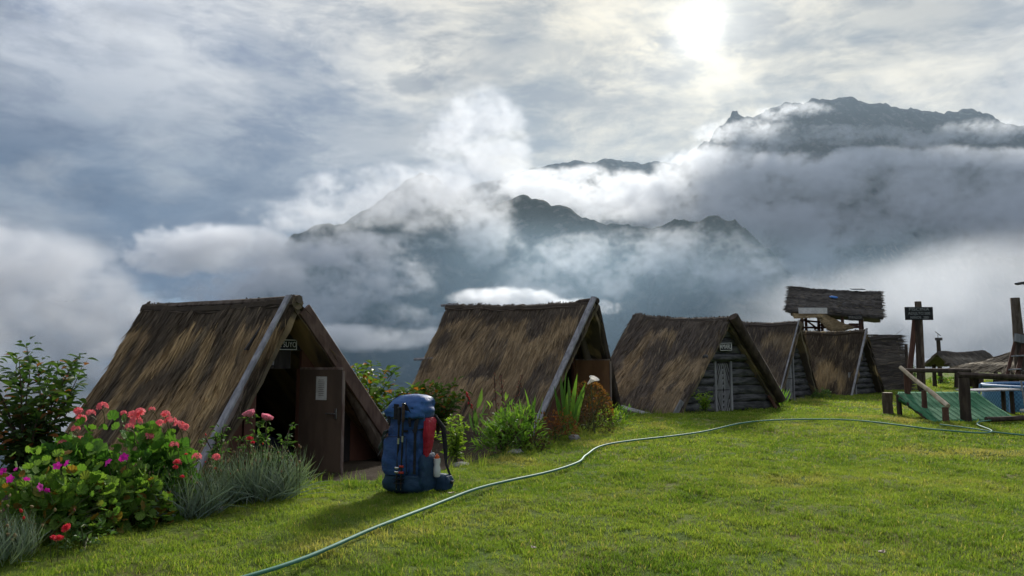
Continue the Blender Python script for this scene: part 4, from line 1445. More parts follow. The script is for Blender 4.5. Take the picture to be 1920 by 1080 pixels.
bag = loft(interp([(.38, .012, .02, .255, .06), (.44, .026, .050, .258, .045), (.56, .034, .075, .260, .02), (.70, .034, .092, .258, .0), (.765, .028, .10, .252, -.015), (.785, .014, .085, .250, -.02)], 14), wr=.035, seed=22)
tag(bag.build('stuff_sack', M['red_cloth'], None, True, PP(.262, .02, .40)), 'red cloth sack tucked into the side of the backpack', 'sack')
bt = thing('bottle', PP(.315, -.06, .18), 'white drinking bottle with orange cap in the backpack side pocket', 'bottle')
MB().tube([PP(.315, -.06, z) for z in (.17, .19, .26, .29, .33, .36)], [.030, .038, .038, .030, .037, .034], 14).build('bottle_body', M['bottle_white'], bt)
MB().tube([PP(.315, -.06, z) for z in (.36, .385, .39)], [.026, .026, .018], 12).build('cap', M['orange_plastic'], bt)
MB().tube([PP(.315, -.06, z) for z in (.388, .405)], [.014, .012], 10).build('spout', M['orange_plastic'], bt)
cl = MB()
nu, nv = 14, 12
for j in range(nv):
    for i in range(nu):
        u, v = i / (nu - 1), j / (nv - 1)
        x = -.13 - .20 * u - .03 * v
        y = .19 - .13 * u + .022 * math.sin(v * 9 + u * 4) + .02 * noise.noise(Vector((u * 4, v * 4, 3)))
        z = .665 - .13 * u * u - v * (.04 + .14 * min(1, u * 1.7)) + .02 * noise.noise(Vector((u * 5, v * 3, 8)))
        cl.v.append(tuple(PP(x, y, z)))
b0 = len(cl.v)
cl.v += [tuple(Vector(p) + pf * -.008) for p in cl.v]
for j in range(nv - 1):
    for i in range(nu - 1):
        a = j * nu + i
        cl.f.append((a, a + 1, a + nu + 1, a + nu))
        cl.f.append((b0 + a + nu, b0 + a + nu + 1, b0 + a + 1, b0 + a))
tag(cl.build('cloth', M['grey_cloth'], None, True, PP(-.2, .12, .55)), 'grey green cloth hung to dry from the backpack strap', 'cloth')

# ------------------------------------------------------------------ garden hose
def polyline(pts, step):
    """smooth Catmull-Rom path"""
    out = []
    P = [Vector(p) for p in pts]
    P = [P[0] * 2 - P[1]] + P + [P[-1] * 2 - P[-2]]
    for i in range(1, len(P) - 2):
        n = max(2, int((P[i + 1] - P[i]).length / step))
        for k in range(n):
            t = k / n
            out.append(.5 * ((2 * P[i]) + (-P[i - 1] + P[i + 1]) * t + (2 * P[i - 1] - 5 * P[i] + 4 * P[i + 1] - P[i + 2]) * t * t + (-P[i - 1] + 3 * P[i] - 3 * P[i + 1] + P[i + 2]) * t ** 3))
    out.append(P[-2])
    return out


def hose(pts, rad, lab):
    pl_ = polyline([(x, y, 0) for x, y in pts], .12)
    ps_ = []
    for i, p in enumerate(pl_):
        w = .012 * noise.noise(Vector((i * .08, 3.3, 0))) + .002 * noise.noise(Vector((i * .5, 1.3, 0)))
        ps_.append((p.x + w, p.y + w, max(tz(p.x + a_ * .12, p.y + b_ * .12) for a_ in (-1, 0, 1) for b_ in (-1, 0, 1)) + rad + .022 + .006 * noise.noise(Vector((i * .23, 1.1, 5)))))
    zz_ = np.array([q[2] for q in ps_])
    zp = np.pad(zz_, 4, mode='edge')
    zm = np.array([zp[i:i + 9].max() * .5 + zp[i:i + 9].mean() * .5 for i in range(len(zz_))])
    zm = np.convolve(np.pad(zm, 3, mode='edge'), np.ones(7) / 7, 'valid')
    ps_ = [(q[0], q[1], float(z_)) for q, z_ in zip(ps_, zm)]
    o = MB().tube(ps_, rad, 10).build('garden_hose', M['hose_green'], None, True, ps_[0])
    return tag(o, lab, 'hose')


hose([(-2.45, 3.4), (-1.50, 4.70), (-1.02, 5.85), (-.49, 7.25), (.05, 8.1), (.80, 9.25), (1.02, 10.05), (1.35, 11.05), (2.0, 11.75), (3.19, 12.75), (4.3, 13.75), (5.54, 14.45), (6.82, 14.45), (7.6, 13.15), (8.16, 12.72), (8.75, 13.15), (9.1, 14.1), (9.75, 14.75), (10.9, 15.15), (13, 15.2)], .0145, 'long green garden hose winding across the lawn from corner to pool')
hose([(8.4, 14.15), (8.6, 13.5), (8.78, 12.9), (9.3, 12.35), (10.4, 11.9)], .0135, 'short green hose end crossing the long one near the ramp')

# ------------------------------------------------------------------ things lying on the lawn
def stone(name, x, y, r, flat, lab, cat='stone', mt='stone_grey', sd=0):
    mb = MB()
    bm = bmesh.new()
    bmesh.ops.create_icosphere(bm, subdivisions=2, radius=1)
    z0 = tz(x, y)
    vs = []
    for v in bm.verts:
        n_ = 1 + .45 * noise.noise(v.co * 1.3 + Vector((sd, sd, 0)))
        vs.append((x + v.co.x * r * n_, y + v.co.y * r * .8 * n_, z0 + r * flat * .55 + v.co.z * r * flat * n_))
    fs = [tuple(q.index for q in f.verts) for f in bm.faces]
    bm.free()
    return tag(mb.add(vs, fs).build(name, M[mt], None, True, (x, y, z0)), lab, cat)


stone('stone', 1.06, 12.25, .10, .6, 'lone grey stone on the grass between flower bed and hose', sd=3)
stone('stone', -2.72, 6.75, .055, .6, 'small brown stone in the grass below the carnations', sd=5)
stone('stone', -.68, 9.75, .13, .35, 'flat grey stone in the soil behind the backpack', sd=8)
stone('stone', .05, 10.7, .12, .4, 'flat dark stone at the edge of the hut bed', sd=11)
mat('dry_leaf', (.30, .24, .17), (.42, .36, .28), 9, .7)


def curl(x, y, L, yaw, lab):
    mb = MB()
    n = 9
    z0 = tz(x, y) + .035
    for i in range(n):
        t = i / (n - 1)
        w = .32 * L * math.sin(math.pi * min(max(t, .06), .96))
        for sgn in (-1, 0, 1):
            lx, ly = (t - .5) * L, sgn * w
            lz = .3 * L * (t - .5) ** 2 * 4 * .5 + abs(sgn) * .12 * L
            mb.v.append((x + lx * math.cos(yaw) - ly * math.sin(yaw), y + lx * math.sin(yaw) + ly * math.cos(yaw), z0 + lz))
    for i in range(n - 1):
        for k in range(2):
            a = i * 3 + k
            mb.f.append((a, a + 1, a + 4, a + 3))
    o = tag(mb.build('fallen_leaf', MATS['dry_leaf'], None, True, (x, y, z0)), lab, 'leaf', 'fallen leaves on the lawn')
    o.modifiers.new('thickness', 'SOLIDIFY').thickness = .002


curl(2.58, 5.12, .075, .6, 'curled pale dead leaf low on the right half of the lawn')
curl(.16, 5.4, .06, 2.2, 'pale dead leaf on the grass below the hose')
curl(-.62, 7.36, .07, .4, 'pale dead leaf touching the hose near the backpack')
curl(-.95, 6.1, .06, 1.4, 'dead leaf between the hose and the flower bed grass')

# ------------------------------------------------------------------ plants
def leaf_data(kind):
    """unit leaf along +y, upper side +z"""
    if kind == 'ovate':
        pr = [(0, .03), (.12, .17), (.35, .27), (.6, .24), (.82, .12), (1, 0)]
        cup = .16
        droop = .20
    elif kind == 'lance':
        pr = [(0, .02), (.2, .09), (.5, .115), (.8, .06), (1, 0)]
        cup = .10
        droop = .28
    elif kind == 'strap':
        pr = [(0, .035), (.3, .04), (.6, .035), (.85, .02), (1, 0)]
        cup = .02
        droop = .18
    elif kind == 'needle':
        pr = [(0, .011), (.35, .012), (.7, .009), (1, 0)]
        cup = .02
        droop = .55
    elif kind == 'sword':
        pr = [(0, .025), (.25, .040), (.55, .042), (.8, .026), (1, 0)]
        cup = .10
        droop = .10
    else:
        pr = None
    if pr:
        V, F_ = [], []
        for t, w in pr:
            z = -droop * t * t
            V += [(-w, t, z + cup * w * 3), (0, t, z), (w, t, z + cup * w * 3)]
        for i in range(len(pr) - 1):
            a = 3 * i
            F_ += [(a, a + 1, a + 4, a + 3), (a + 1, a + 2, a + 5, a + 4)]
        return np.array(V), F_
    # round scalloped geranium leaf
    n = 14
    V = [(0, .12, 0)]
    for k in range(n):
        an = -math.pi / 2 + .35 + (2 * math.pi - .7) * k / (n - 1)
        rr = .5 * (1 + (.07 if k % 2 else -.05))
        V.append((math.cos(an) * rr, .45 + math.sin(an) * rr, .10 + (.05 if k % 2 else -.04)))
    return np.array(V), [(0, k, k + 1) for k in range(1, n)]


LEAF = {k: leaf_data(k) for k in ('ovate', 'lance', 'strap', 'round', 'needle', 'sword')}


def frame(d, up, roll=0.0):
    """columns: leaf x, y (along d), z"""
    y = Vector(d).normalized()
    z = Vector(up)
    z = z - y * z.dot(y)
    if z.length < 1e-3:
        z = Vector((1, 0, 0)) - y * y.x
    z.normalize()
    x = y.cross(z)
    m = Matrix((x, y, z)).transposed()
    return m @ Matrix.Rotation(roll, 3, 'Y')


def foliage(root, kind, items, material, single=0, name='leaf', mass='foliage'):
    """items: (base point, direction, up, size). The leaves that show best become objects of their own, the rest one part"""
    V0, F0 = LEAF[kind]
    items = sorted(items, key=lambda it: (it[0] - Vector((0, 0, EYE))).length - .25 * it[0].z)
    if single:
        me = bpy.data.meshes.new(name)
        me.from_pydata(V0.tolist(), [], F0)
        me.materials.append(material)
        for p, d, up, s in items[:single]:
            place(name, me, p, frame(d, up, random.uniform(-.4, .4)).to_euler(), s, root)
    rest = items[single:]
    if rest:
        mb = MB()
        for p, d, up, s in rest:
            m = np.array(frame(d, up, random.uniform(-.5, .5)))
            b = len(mb.v)
            mb.v.extend((V0 * s @ m.T + np.array(p)).tolist())
            mb.f.extend([tuple(i + b for i in f) for f in F0])
        mb.build(mass, material, root, False, None, 'stuff')


def rv(s=1.0):
    return Vector((random.gauss(0, s), random.gauss(0, s), random.gauss(0, s)))


def shrub(name, x, y, h, rx, lab, cat, leaf, lm, n_stem, per, size, single=0, stem_mat='stem_brown', group=None, z0=None, spread=1.0, start=.25, bare=.0):
    """woody shrub: stems fan out from the base, leaves spiral up each stem and its twigs"""
    z0 = tz(x, y) if z0 is None else z0
    base = Vector((x, y, z0))
    root = thing(name, base, lab, cat, group)
    items = []
    for i in range(n_stem):
        an = 6.283 * (i + random.random() * .8) / n_stem
        ro = rx * random.uniform(.2, 1.0) * spread
        top = base + Vector((math.cos(an) * ro, math.sin(an) * ro, h * random.uniform(.62, 1.0) * (1.05 - .25 * ro / rx)))
        c1 = base.lerp(top, .45) + Vector((math.cos(an) * ro * -.12, math.sin(an) * ro * -.12, h * .05)) + rv(.03 * h)
        path = [base + Vector((math.cos(an) * .04, math.sin(an) * .04, -.05)), base.lerp(c1, .55) + rv(.015 * h), c1, c1.lerp(top, .55) + rv(.02 * h), top]
        path = polyline(path, h * .1)
        L = len(path)
        r0 = .012 * h ** .5
        MB().tube(path, [r0 * (1 - .8 * k / (L - 1)) for k in range(L)], 6).build('stem', M[stem_mat], root)
        for k in range(per):
            t = start + (1 - start) * (k + random.random()) / per
            f = t * (L - 1)
            i0 = min(int(f), L - 2)
            p = path[i0].lerp(path[i0 + 1], f - i0)
            a2 = k * 2.4 + random.random()
            tw = random.uniform(.0, .16) * h * (1 - .5 * t) * (0 if random.random() < .35 else 1)
            d = Vector((math.cos(a2), math.sin(a2), random.uniform(-.1, .75)))
            p2 = p + d.normalized() * tw
            d2 = (d + rv(.35)).normalized()
            items.append((p2, d2, Vector((0, 0, 1)) + rv(.25), size * random.uniform(.55, 1.15) * (1 - .25 * t)))
    foliage(root, leaf, items, lm, single)
    return root


def mound(name, x, y, h, rx, ry, lab, cat, leaf, lm, n, size, single=0, group=None, n_stem=14, lumps=5, z0=None, upb=.5):
    """rounded leafy bush: leaves on several overlapping domes with stems inside"""
    z0 = tz(x, y) if z0 is None else z0
    base = Vector((x, y, z0))
    root = thing(name, base, lab, cat, group)
    domes = [(Vector((0, 0, 0)), 1.0)]
    for k in range(lumps):
        an = 6.283 * random.random()
        domes.append((Vector((math.cos(an) * .55, math.sin(an) * .55, random.uniform(.0, .35))), random.uniform(.4, .62)))
    items = []
    while len(items) < n:
        c, s = random.choice(domes)
        v = rv().normalized()
        if v.z < -.35:
            continue
        k = random.uniform(.62, 1.05) ** .6
        q = c + v * s * k
        if q.z < .02 or q.z > 1.15:
            continue
        p = base + Vector((q.x * rx, q.y * ry, q.z * h))
        d = (v * .7 + Vector((0, 0, upb)) * random.random() + rv(.35)).normalized()
        items.append((p, d, Vector((0, 0, .9)) + v * .7 + rv(.2), size * random.uniform(.55, 1.15)))
    for k in range(n_stem):
        p, d, u, s = random.choice(items)
        m1 = base.lerp(p, .5) + Vector((0, 0, .06 * h)) + rv(.03)
        MB().tube(polyline([base + rv(.04) * 1.0 + Vector((0, 0, .02)), m1, p], .08), .006, 5).build('stem', M['stem_green'], root)
    foliage(root, leaf, items, lm, single)
    return root


def strap_clump(name, x, y, h, n, rad, lab, cat, lm, lean=.6, group=None, wid=1.0, single=0, z0=None):
    """tuft of narrow arching leaves"""
    z0 = tz(x, y) if z0 is None else z0
    base = Vector((x, y, z0))
    root = thing(name, base, lab, cat, group)
    items = []
    for i in range(n):
        an = 6.283 * random.random()
        d0 = random.random() ** .5 * rad
        p = base + Vector((math.cos(an) * d0, math.sin(an) * d0, random.uniform(0, .25) * h))
        d = Vector((math.cos(an) * lean * random.random() * (1 + d0), math.sin(an) * lean * random.random() * (1 + d0), 1)) + rv(.12)
        items.append((p, d, Vector((math.cos(an), math.sin(an), .6)), h * random.uniform(.45, 1.0)))
    foliage(root, 'needle' if wid == 1.0 else 'sword', items, lm, single)
    return root


def bloom_mesh(kind, material):
    mb = MB()
    r = random.Random(hash(kind) % 999 if False else len(kind) * 7)
    if kind == 'umbel':           # geranium head: a dome of small five-petalled flowers
        for k in range(16):
            v = Vector((r.gauss(0, 1), r.gauss(0, 1), abs(r.gauss(0, 1)) + .2)).normalized()
            c = v * .75
            fr_ = frame(Vector((r.gauss(0, 1), r.gauss(0, 1), 0)).cross(v) + Vector((.01, 0, 0)), v)
            for q in range(5):
                a = q * 1.2566 + r.random() * .3
                d = fr_ @ Vector((math.cos(a), math.sin(a), .12))
                e = fr_ @ Vector((-math.sin(a), math.cos(a), 0))
                mb.add([c, c + d * .26 - e * .15, c + d * .44 + v * .02, c + d * .26 + e * .15], [(0, 1, 2, 3)])
    elif kind == 'rose':
        for ring in range(5):
            m = 4 + ring
            for q in range(m):
                a = q * 6.283 / m + ring * .9 + r.random() * .2
                rr = .18 + .17 * ring
                op = .10 + .10 * ring
                d = Vector((math.cos(a), math.sin(a), 0))
                e = Vector((-math.sin(a), math.cos(a), 0))
                w = .34 + .10 * ring
                lo = d * rr * .35 + Vector((0, 0, -.35))
                md = d * rr + Vector((0, 0, .30 - ring * .04))
                hi = d * (rr + op * .5) + Vector((0, 0, .95 - ring * .05))
                mb.add([lo - e * w * .4, lo + e * w * .4, md + e * w, md - e * w, hi + e * w * .7, hi - e * w * .7], [(0, 1, 2, 3), (3, 2, 4, 5)])
    elif kind == 'carnation':
        for ring in range(4):
            m = 6 + ring * 2
            for q in range(m):
                a = q * 6.283 / m + ring * .5 + r.random() * .3
                d = Vector((math.cos(a), math.sin(a), 0))
                e = Vector((-math.sin(a), math.cos(a), 0))
                rr = .25 + .25 * ring
                z1 = .65 - ring * .17 + r.uniform(-.08, .08)
                mb.add([Vector((0, 0, -.2)), d * rr + e * .18 + Vector((0, 0, z1)), d * (rr + .08) + Vector((0, 0, z1 + .12)), d * rr - e * .18 + Vector((0, 0, z1))], [(0, 1, 2, 3)])
    elif kind == 'open':          # five broad petals
        for q in range(5):
            a = q * 1.2566
            d = Vector((math.cos(a), math.sin(a), 0))
            e = Vector((-math.sin(a), math.cos(a), 0))
            mb.add([Vector((0, 0, 0)), d * .55 - e * .42 + Vector((0, 0, .22)), d * 1.0 - e * .22 + Vector((0, 0, .2)), d * 1.0 + e * .22 + Vector((0, 0, .2)), d * .55 + e * .42 + Vector((0, 0, .22))], [(0, 1, 2, 3, 4)])
    elif kind == 'bud':
        mb.tube([(0, 0, -.6), (0, 0, -.3), (0, 0, .2), (0, 0, .7), (0, 0, 1.0)], [.12, .4, .45, .25, .04], 7)
    elif kind == 'calla':
        n = 12
        for ring, (z, rr) in enumerate(((-.8, .10), (-.2, .22), (.3, .42), (.62, .75))):
            for k in range(n):
                a = 6.283 * k / n
                mb.v.append((math.cos(a) * rr * (1.25 if math.cos(a) > 0 else .8), math.sin(a) * rr, z + (.28 * math.cos(a) if ring == 3 else 0)))
        for ring in range(3):
            for k in range(n):
                a, b = ring * n + k, ring * n + (k + 1) % n
                mb.f.append((a, b, b + n, a + n))
    me = bpy.data.meshes.new('flower')
    me.from_pydata([tuple(v) for v in mb.v], [], mb.f)
    me.materials.append(material)
    return me


def petal(name, base, var):
    return leafmat(name, base, var, None, .35, .6, (1.15, 1.05, 1.05))


F_CORAL = bloom_mesh('umbel', petal('petal_coral', (.78, .15, .18), (.84, .24, .26)))
F_MAG = bloom_mesh('open', petal('petal_magenta', (.42, .012, .26), (.52, .03, .34)))
F_PINK = bloom_mesh('rose', petal('petal_pink', (.78, .28, .38), (.82, .36, .46)))
F_RED = bloom_mesh('carnation', petal('petal_red', (.58, .035, .06), (.66, .06, .085)))
F_ORANGE = bloom_mesh('carnation', petal('petal_rust', (.30, .095, .025), (.38, .15, .04)))
F_BUD = bloom_mesh('bud', petal('bud_pale', (.30, .24, .13), (.38, .30, .18)))
F_REDBUD = bloom_mesh('bud', petal('bud_red', (.50, .04, .045), (.55, .07, .06)))
F_CALLA = bloom_mesh('calla', petal('petal_white', (.78, .78, .72), (.80, .80, .74)))
F_DRY = bloom_mesh('bud', petal('bud_dry', (.24, .10, .075), (.32, .15, .11)))


def px3(px, py, D):
    """world point at bearing px,py and distance D north"""
    return far(px, py, D)


def flower(root, me, pos, size, stalk_from=None, tilt=None, name='flower', stem='stem_green', r=.0035):
    pos = Vector(pos)
    if tilt is None:
        tilt = (random.uniform(-.5, .5), random.uniform(-.5, .5), random.uniform(0, 6.28))
    place(name, me, pos, tilt, size, root)
    if stalk_from is not None:
        b = Vector(stalk_from)
        m1 = b.lerp(pos, .55) + Vector((random.gauss(0, .015), random.gauss(0, .015), .02))
        MB().tube(polyline([b, m1, pos - Vector((0, 0, size * .4))], .06), r, 5).build('flower_stalk', M[stem], root)


L_DARK = leafmat('leaf_dark', (.042, .090, .028), (.080, .140, .034), (.26, .10, .03), .30, .38)
L_GER = leafmat('leaf_geranium', (.060, .155, .028), (.115, .225, .042), None, .35, .5)
L_GER2 = leafmat('leaf_scented', (.095, .185, .034), (.15, .24, .05), (.22, .13, .03), .40, .5)
L_GREY = leafmat('leaf_carnation', (.13, .185, .145), (.21, .26, .195), None, .22, .55)
L_ROSE = leafmat('leaf_rose', (.055, .115, .035), (.095, .16, .05), None, .35, .4)
L_AVO = leafmat('leaf_avocado', (.060, .12, .026), (.12, .19, .04), (.36, .13, .03), .40, .38)
L_LILY = leafmat('leaf_lily', (.10, .21, .03), (.17, .28, .05), None, .42, .42)
L_LIME = leafmat('leaf_lime', (.15, .25, .03), (.24, .33, .055), None, .42, .45)
L_DRY = leafmat('leaf_dry', (.055, .048, .028), (.10, .075, .04), None, .25, .8)
L_RUST = leafmat('leaf_rust', (.16, .065, .025), (.25, .115, .04), (.08, .07, .03), .30, .7)

# ---- left bed
shrub('leafy_shrub', -5.15, 7.75, 1.88, .74, 'tall dark shrub with bronze tips at the far left edge', 'shrub', 'ovate', L_DARK, 19, 80, .150, single=240)
shrub('leafy_shrub', -6.15, 7.9, 1.75, .5, 'shrub cut by the left edge of the photo', 'shrub', 'ovate', L_DARK, 10, 60, .150, single=40)
ger = mound('geranium', -3.60, 6.55, .93, .70, .52, 'big geranium bush with coral flower heads before the nearest thatch', 'geranium', 'round', L_GER, 1500, .112, single=280, lumps=6)
for (px, py, s) in ((192, 764, 1.1), (170, 776, .9), (152, 786, 1.0), (250, 781, 1.2), (263, 774, 1.0), (255, 792, 1.2), (243, 801, .8), (285, 768, .6), (310, 778, .9), (320, 792, 1.2), (336, 799, 1.1), (347, 802, .8), (279, 820, 1.1), (326, 836, .9), (333, 868, .8), (369, 858, .9), (149, 826, .9), (118, 832, .9), (142, 805, .8), (300, 795, .9), (232, 775, .6), (405, 858, .8), (147, 772, .9)):
    D = 6.45 - .35 * random.random() * (1 if py > 800 else -.3)
    p = px3(px, py, D)
    flower(ger, F_CORAL, p, .053 * s, p + Vector((random.gauss(0, .03), .06, -.17)), (random.uniform(.1, .5), random.uniform(-.3, .3), random.random() * 6), 'flower_head')
pel = mound('scented_pelargonium', -3.60, 5.68, .74, .58, .38, 'pale green bush with magenta flowers at the left of the bed', 'pelargonium', 'round', L_GER2, 800, .080, single=220, lumps=6)
pel2 = mound('scented_pelargonium', -3.28, 6.12, .58, .42, .34, 'small leafed magenta flowering bush under the coral geranium', 'pelargonium', 'round', L_GER2, 560, .075, single=160, lumps=5)
for k, (px, py, s) in enumerate(((6, 884, 1.0), (20, 898, 1.1), (50, 899, .9), (74, 914, 1.2), (88, 920, .8), (108, 874, 1.1), (126, 869, 1.0), (30, 880, .6))):
    p = px3(px, py, 5.25)
    flower(pel, F_MAG, p, .028 * s, p + Vector((0, .08, -.10)), (random.uniform(.6, 1.3), random.uniform(-.4, .4), random.random() * 6))
for k, (px, py, s) in enumerate(((204, 866, 1.0), (233, 857, 1.2), (227, 862, .8), (212, 906, .9), (200, 872, .6))):
    p = px3(px, py, 5.82)
    flower(pel2, F_MAG, p, .029 * s, p + Vector((0, .08, -.10)), (random.uniform(.6, 1.3), random.uniform(-.4, .4), random.random() * 6))
car1 = strap_clump('carnation', -3.45, 4.90, .27, 620, .22, 'grey leaved carnation clump in the bottom left corner', 'carnation', L_GREY, 1.1)
for (px, py, s, me) in ((125, 990, 1.2, F_RED), (110, 1010, 1.2, F_RED), (100, 1008, .8, F_RED), (40, 958, .8, F_REDBUD), (45, 971, .7, F_REDBUD), (17, 1003, 1.0, F_BUD), (28, 1005, .9, F_BUD), (24, 1012, .8, F_BUD), (60, 950, .8, F_BUD), (14, 985, .8, F_BUD), (80, 985, .6, F_BUD)):
    p = px3(px, py, 4.85)
    flower(car1, me, p, .026 * s, (p.x - .06, p.y + .10, max(p.z - .22, -.02)), (random.uniform(.3, 1.0), random.uniform(-.5, .5), 0), 'flower' if me is F_RED else 'bud', 'stem_green', .003)
mound('groundcover_plant', -3.06, 5.30, .17, .24, .16, 'low round leafed plant at the foot of the magenta bush', 'plant', 'ovate', L_ROSE, 130, .05, single=60, n_stem=5, lumps=3)
car2 = strap_clump('carnation', -2.98, 6.55, .40, 1000, .36, 'wide grey green carnation clump right of the geranium', 'carnation', L_GREY, 1.3)
for (px, py, s, me) in ((331, 867, 1.1, F_RED), (329, 876, .9, F_RED), (342, 894, .8, F_RED), (349, 852, .6, F_RED), (385, 866, .5, F_REDBUD), (318, 890, .7, F_BUD), (300, 900, .6, F_BUD), (370, 905, .6, F_BUD)):
    p = px3(px, py, 6.2)
    flower(car2, me, p, .026 * s, (p.x + .02, p.y + .12, max(p.z - .3, 0)), (random.uniform(.3, .9), random.uniform(-.4, .4), 0), 'flower' if me is F_RED else 'bud')
car3 = strap_clump('carnation', -2.50, 7.25, .44, 1150, .36, 'grey green carnation with dry heads before the dark doorway', 'carnation', L_GREY, 1.3)
for (px, py, s, me) in ((468, 823, 1.3, F_RED), (474, 830, .8, F_RED), (407, 858, 1.1, F_RED), (404, 879, .7, F_RED), (433, 888, .6, F_REDBUD), (435, 896, .6, F_REDBUD), (493, 832, .6, F_REDBUD), (430, 860, .7, F_BUD), (452, 845, .8, F_BUD), (510, 838, .8, F_BUD), (522, 848, .7, F_BUD), (530, 858, .8, F_BUD), (505, 855, .6, F_BUD), (562, 866, 1.0, F_BUD), (556, 872, .8, F_BUD), (528, 884, .8, F_BUD), (440, 848, .7, F_BUD), (488, 862, .6, F_BUD), (470, 850, .7, F_BUD), (455, 880, .6, F_BUD), (540, 846, .6, F_BUD)):
    p = px3(px, py, 7.0)
    flower(car3, me, p, .028 * s, (p.x * .97 - .09, p.y + .12, max(p.z - .34, -.05)), (random.uniform(.2, .9), random.uniform(-.4, .4), 0), 'flower' if me is F_RED else 'bud')


for root_, x_, y_, n_, h_ in ((car1, -3.45, 4.90, 14, .34), (car2, -2.98, 6.50, 34, .46), (car3, -2.50, 7.20, 44, .50)):
    for k in range(n_):
        a_ = 6.283 * random.random()
        d_ = random.random() ** .5
        b_ = Vector((x_ + math.cos(a_) * d_ * .22, y_ + math.sin(a_) * d_ * .2, tz(x_, y_) + .03))
        t_ = b_ + Vector((math.cos(a_) * d_ * .22 + random.gauss(0, .05), math.sin(a_) * d_ * .15, h_ * random.uniform(.65, 1.1)))
        flower(root_, random.choice((F_BUD, F_BUD, F_DRY, F_BUD)), t_, random.uniform(.012, .022), b_, (random.uniform(-.6, .6), random.uniform(-.6, .6), 0), 'bud', 'stem_green', .0028)


def rose(x, y, D, heads, twigs, lab):
    root = thing('rose_bush', (x, y, tz(x, y)), lab, 'rose')
    base = Vector((x, y, tz(x, y)))
    items = []
    for (px, py, s, me) in heads:
        p = px3(px, py, D)
        path = polyline([base + rv(.03), base.lerp(p, .5) + rv(.05), p.lerp(base, .12), p - Vector((0, 0, .03))], .07)
        MB().tube(path, .006, 6).build('cane', M['stem_brown'], root)
        if me is not None:
            place('flower', me, p, (random.uniform(.3, .7), random.uniform(-.3, .3), random.random() * 6), .052 * s, root)
        for k in range(int(24)):
            f = random.uniform(.3, .97)
            q = path[min(int(f * (len(path) - 1)), len(path) - 1)]
            d = rv().normalized()
            d.z = abs(d.z) * .4
            for j in range(3):
                dd = (d + rv(.5)).normalized()
                items.append((q + d * random.uniform(.02, .09), dd, Vector((0, 0, 1)) + rv(.3), .055 * random.uniform(.7, 1.2)))
    foliage(root, 'ovate', items, L_ROSE, 60)
    return root


rose(-2.55, 7.45, 7.35, [(468, 778, 1.0, F_PINK), (500, 785, 1.0, F_PINK), (548, 792, 0, None), (535, 820, 0, None), (455, 815, 0, None)], 3, 'rose bush with two open pink roses before the dark doorway')
rose(-3.05, 7.6, 7.5, [(418, 795, 0, None), (404, 812, 0, None), (386, 815, .35, F_REDBUD)], 3, 'leafy rose twigs against the grey board of the nearest hut')

# ---- shrubs behind and beside the huts
shrub('leafy_shrub', -2.85, 13.6, 1.80, 1.1, 'sunlit shrub with orange tips between the two nearest huts', 'shrub', 'ovate', L_AVO, 22, 64, .20, single=220, z0=tz(-2.75, 13.6))
shrub('leafy_shrub', -1.55, 14.6, 1.35, .8, 'lower green shrub just left of the second thatched roof', 'shrub', 'ovate', L_AVO, 16, 56, .19, single=80)

# ---- bed before hut 2
shrub('fuchsia', -.78, 10.0, .78, .34, 'bright leafy plant growing right behind the backpack', 'plant', 'ovate', L_LIME, 12, 34, .10, single=90, stem_mat='stem_green')
mound('lily_bush', -.10, 11.15, .86, .52, .45, 'bright green bush of pointed leaves in the middle of the bed', 'bush', 'lance', L_LILY, 1300, .135, single=220, lumps=8, upb=.7)
mound('dry_bush', .22, 11.0, .50, .42, .30, 'withered dark brown bush at the front of the bed', 'bush', 'ovate', L_DRY, 620, .055, lumps=4)
dry = mound('marigold', .72, 12.35, .55, .42, .32, 'small bush with rusty orange blooms beside the sword leaves', 'bush', 'ovate', L_RUST, 560, .055, lumps=4)
for (px, py) in ((1010, 788), (1022, 785), (1005, 795), (1030, 792), (1040, 783), (1018, 800), (1000, 782), (1046, 796)):
    flower(dry, F_ORANGE, px3(px, py, 12.0), .035, None)
can = thing('canna', (-.55, 11.3, tz(-.55, 11.3)), 'canna stalk with red buds against the second thatch', 'canna')
tip = px3(874, 737, 11.3)
pth = polyline([Vector((-.55, 11.3, 0)), Vector((-.62, 11.3, .45)), px3(888, 775, 11.3), tip], .06)
MB().tube(pth, .010, 6).build('stalk', M['stem_brown'], can)
for k in range(13):
    f = k / 12
    q = px3(894, 790, 11.3).lerp(tip, f) + rv(.012)
    place('bud', F_REDBUD if k > 5 else F_DRY, q, (random.uniform(-.7, .7), random.uniform(-.7, .7), 0), .028 + .014 * f, can)
foliage(can, 'lance', [(Vector((-.55, 11.3, .1 + .1 * k)), Vector((math.cos(k * 2.3), math.sin(k * 2.3), 1.1)), Vector((math.cos(k * 2.3), math.sin(k * 2.3), .4)), .36) for k in range(6)], L_ROSE, 6)
for k, (bx, by_, tx, ty, lab) in enumerate(((932, 790, 927, 703, 'dry red seed spike, the left one of three before the thatch'), (945, 790, 939, 701, 'tallest dry red seed spike of three before the thatch'), (957, 790, 979, 702, 'dry red seed spike leaning right before the thatch'))):
    b, t_ = px3(bx, by_, 12.2), px3(tx, ty, 12.2)
    sp_ = thing('seed_spike', (b.x, b.y, tz(b.x, b.y)), lab, 'plant', 'dry seed spikes in the bed')
    MB().tube(polyline([Vector((b.x, b.y, tz(b.x, b.y))), b, b.lerp(t_, .5) + rv(.02), t_], .08), .008, 6).build('stalk', M['stem_brown'], sp_)
    for q in range(26):
        f = .25 + .75 * q / 25
        place('seed_pod', F_DRY, b.lerp(t_, f) + rv(.018), (random.uniform(-.9, .9), random.uniform(-.9, .9), 0), .026 * (1.2 - .5 * f), sp_)
L_SWORD = leafmat('leaf_sword', (.075, .17, .03), (.13, .24, .05), None, .4, .42)
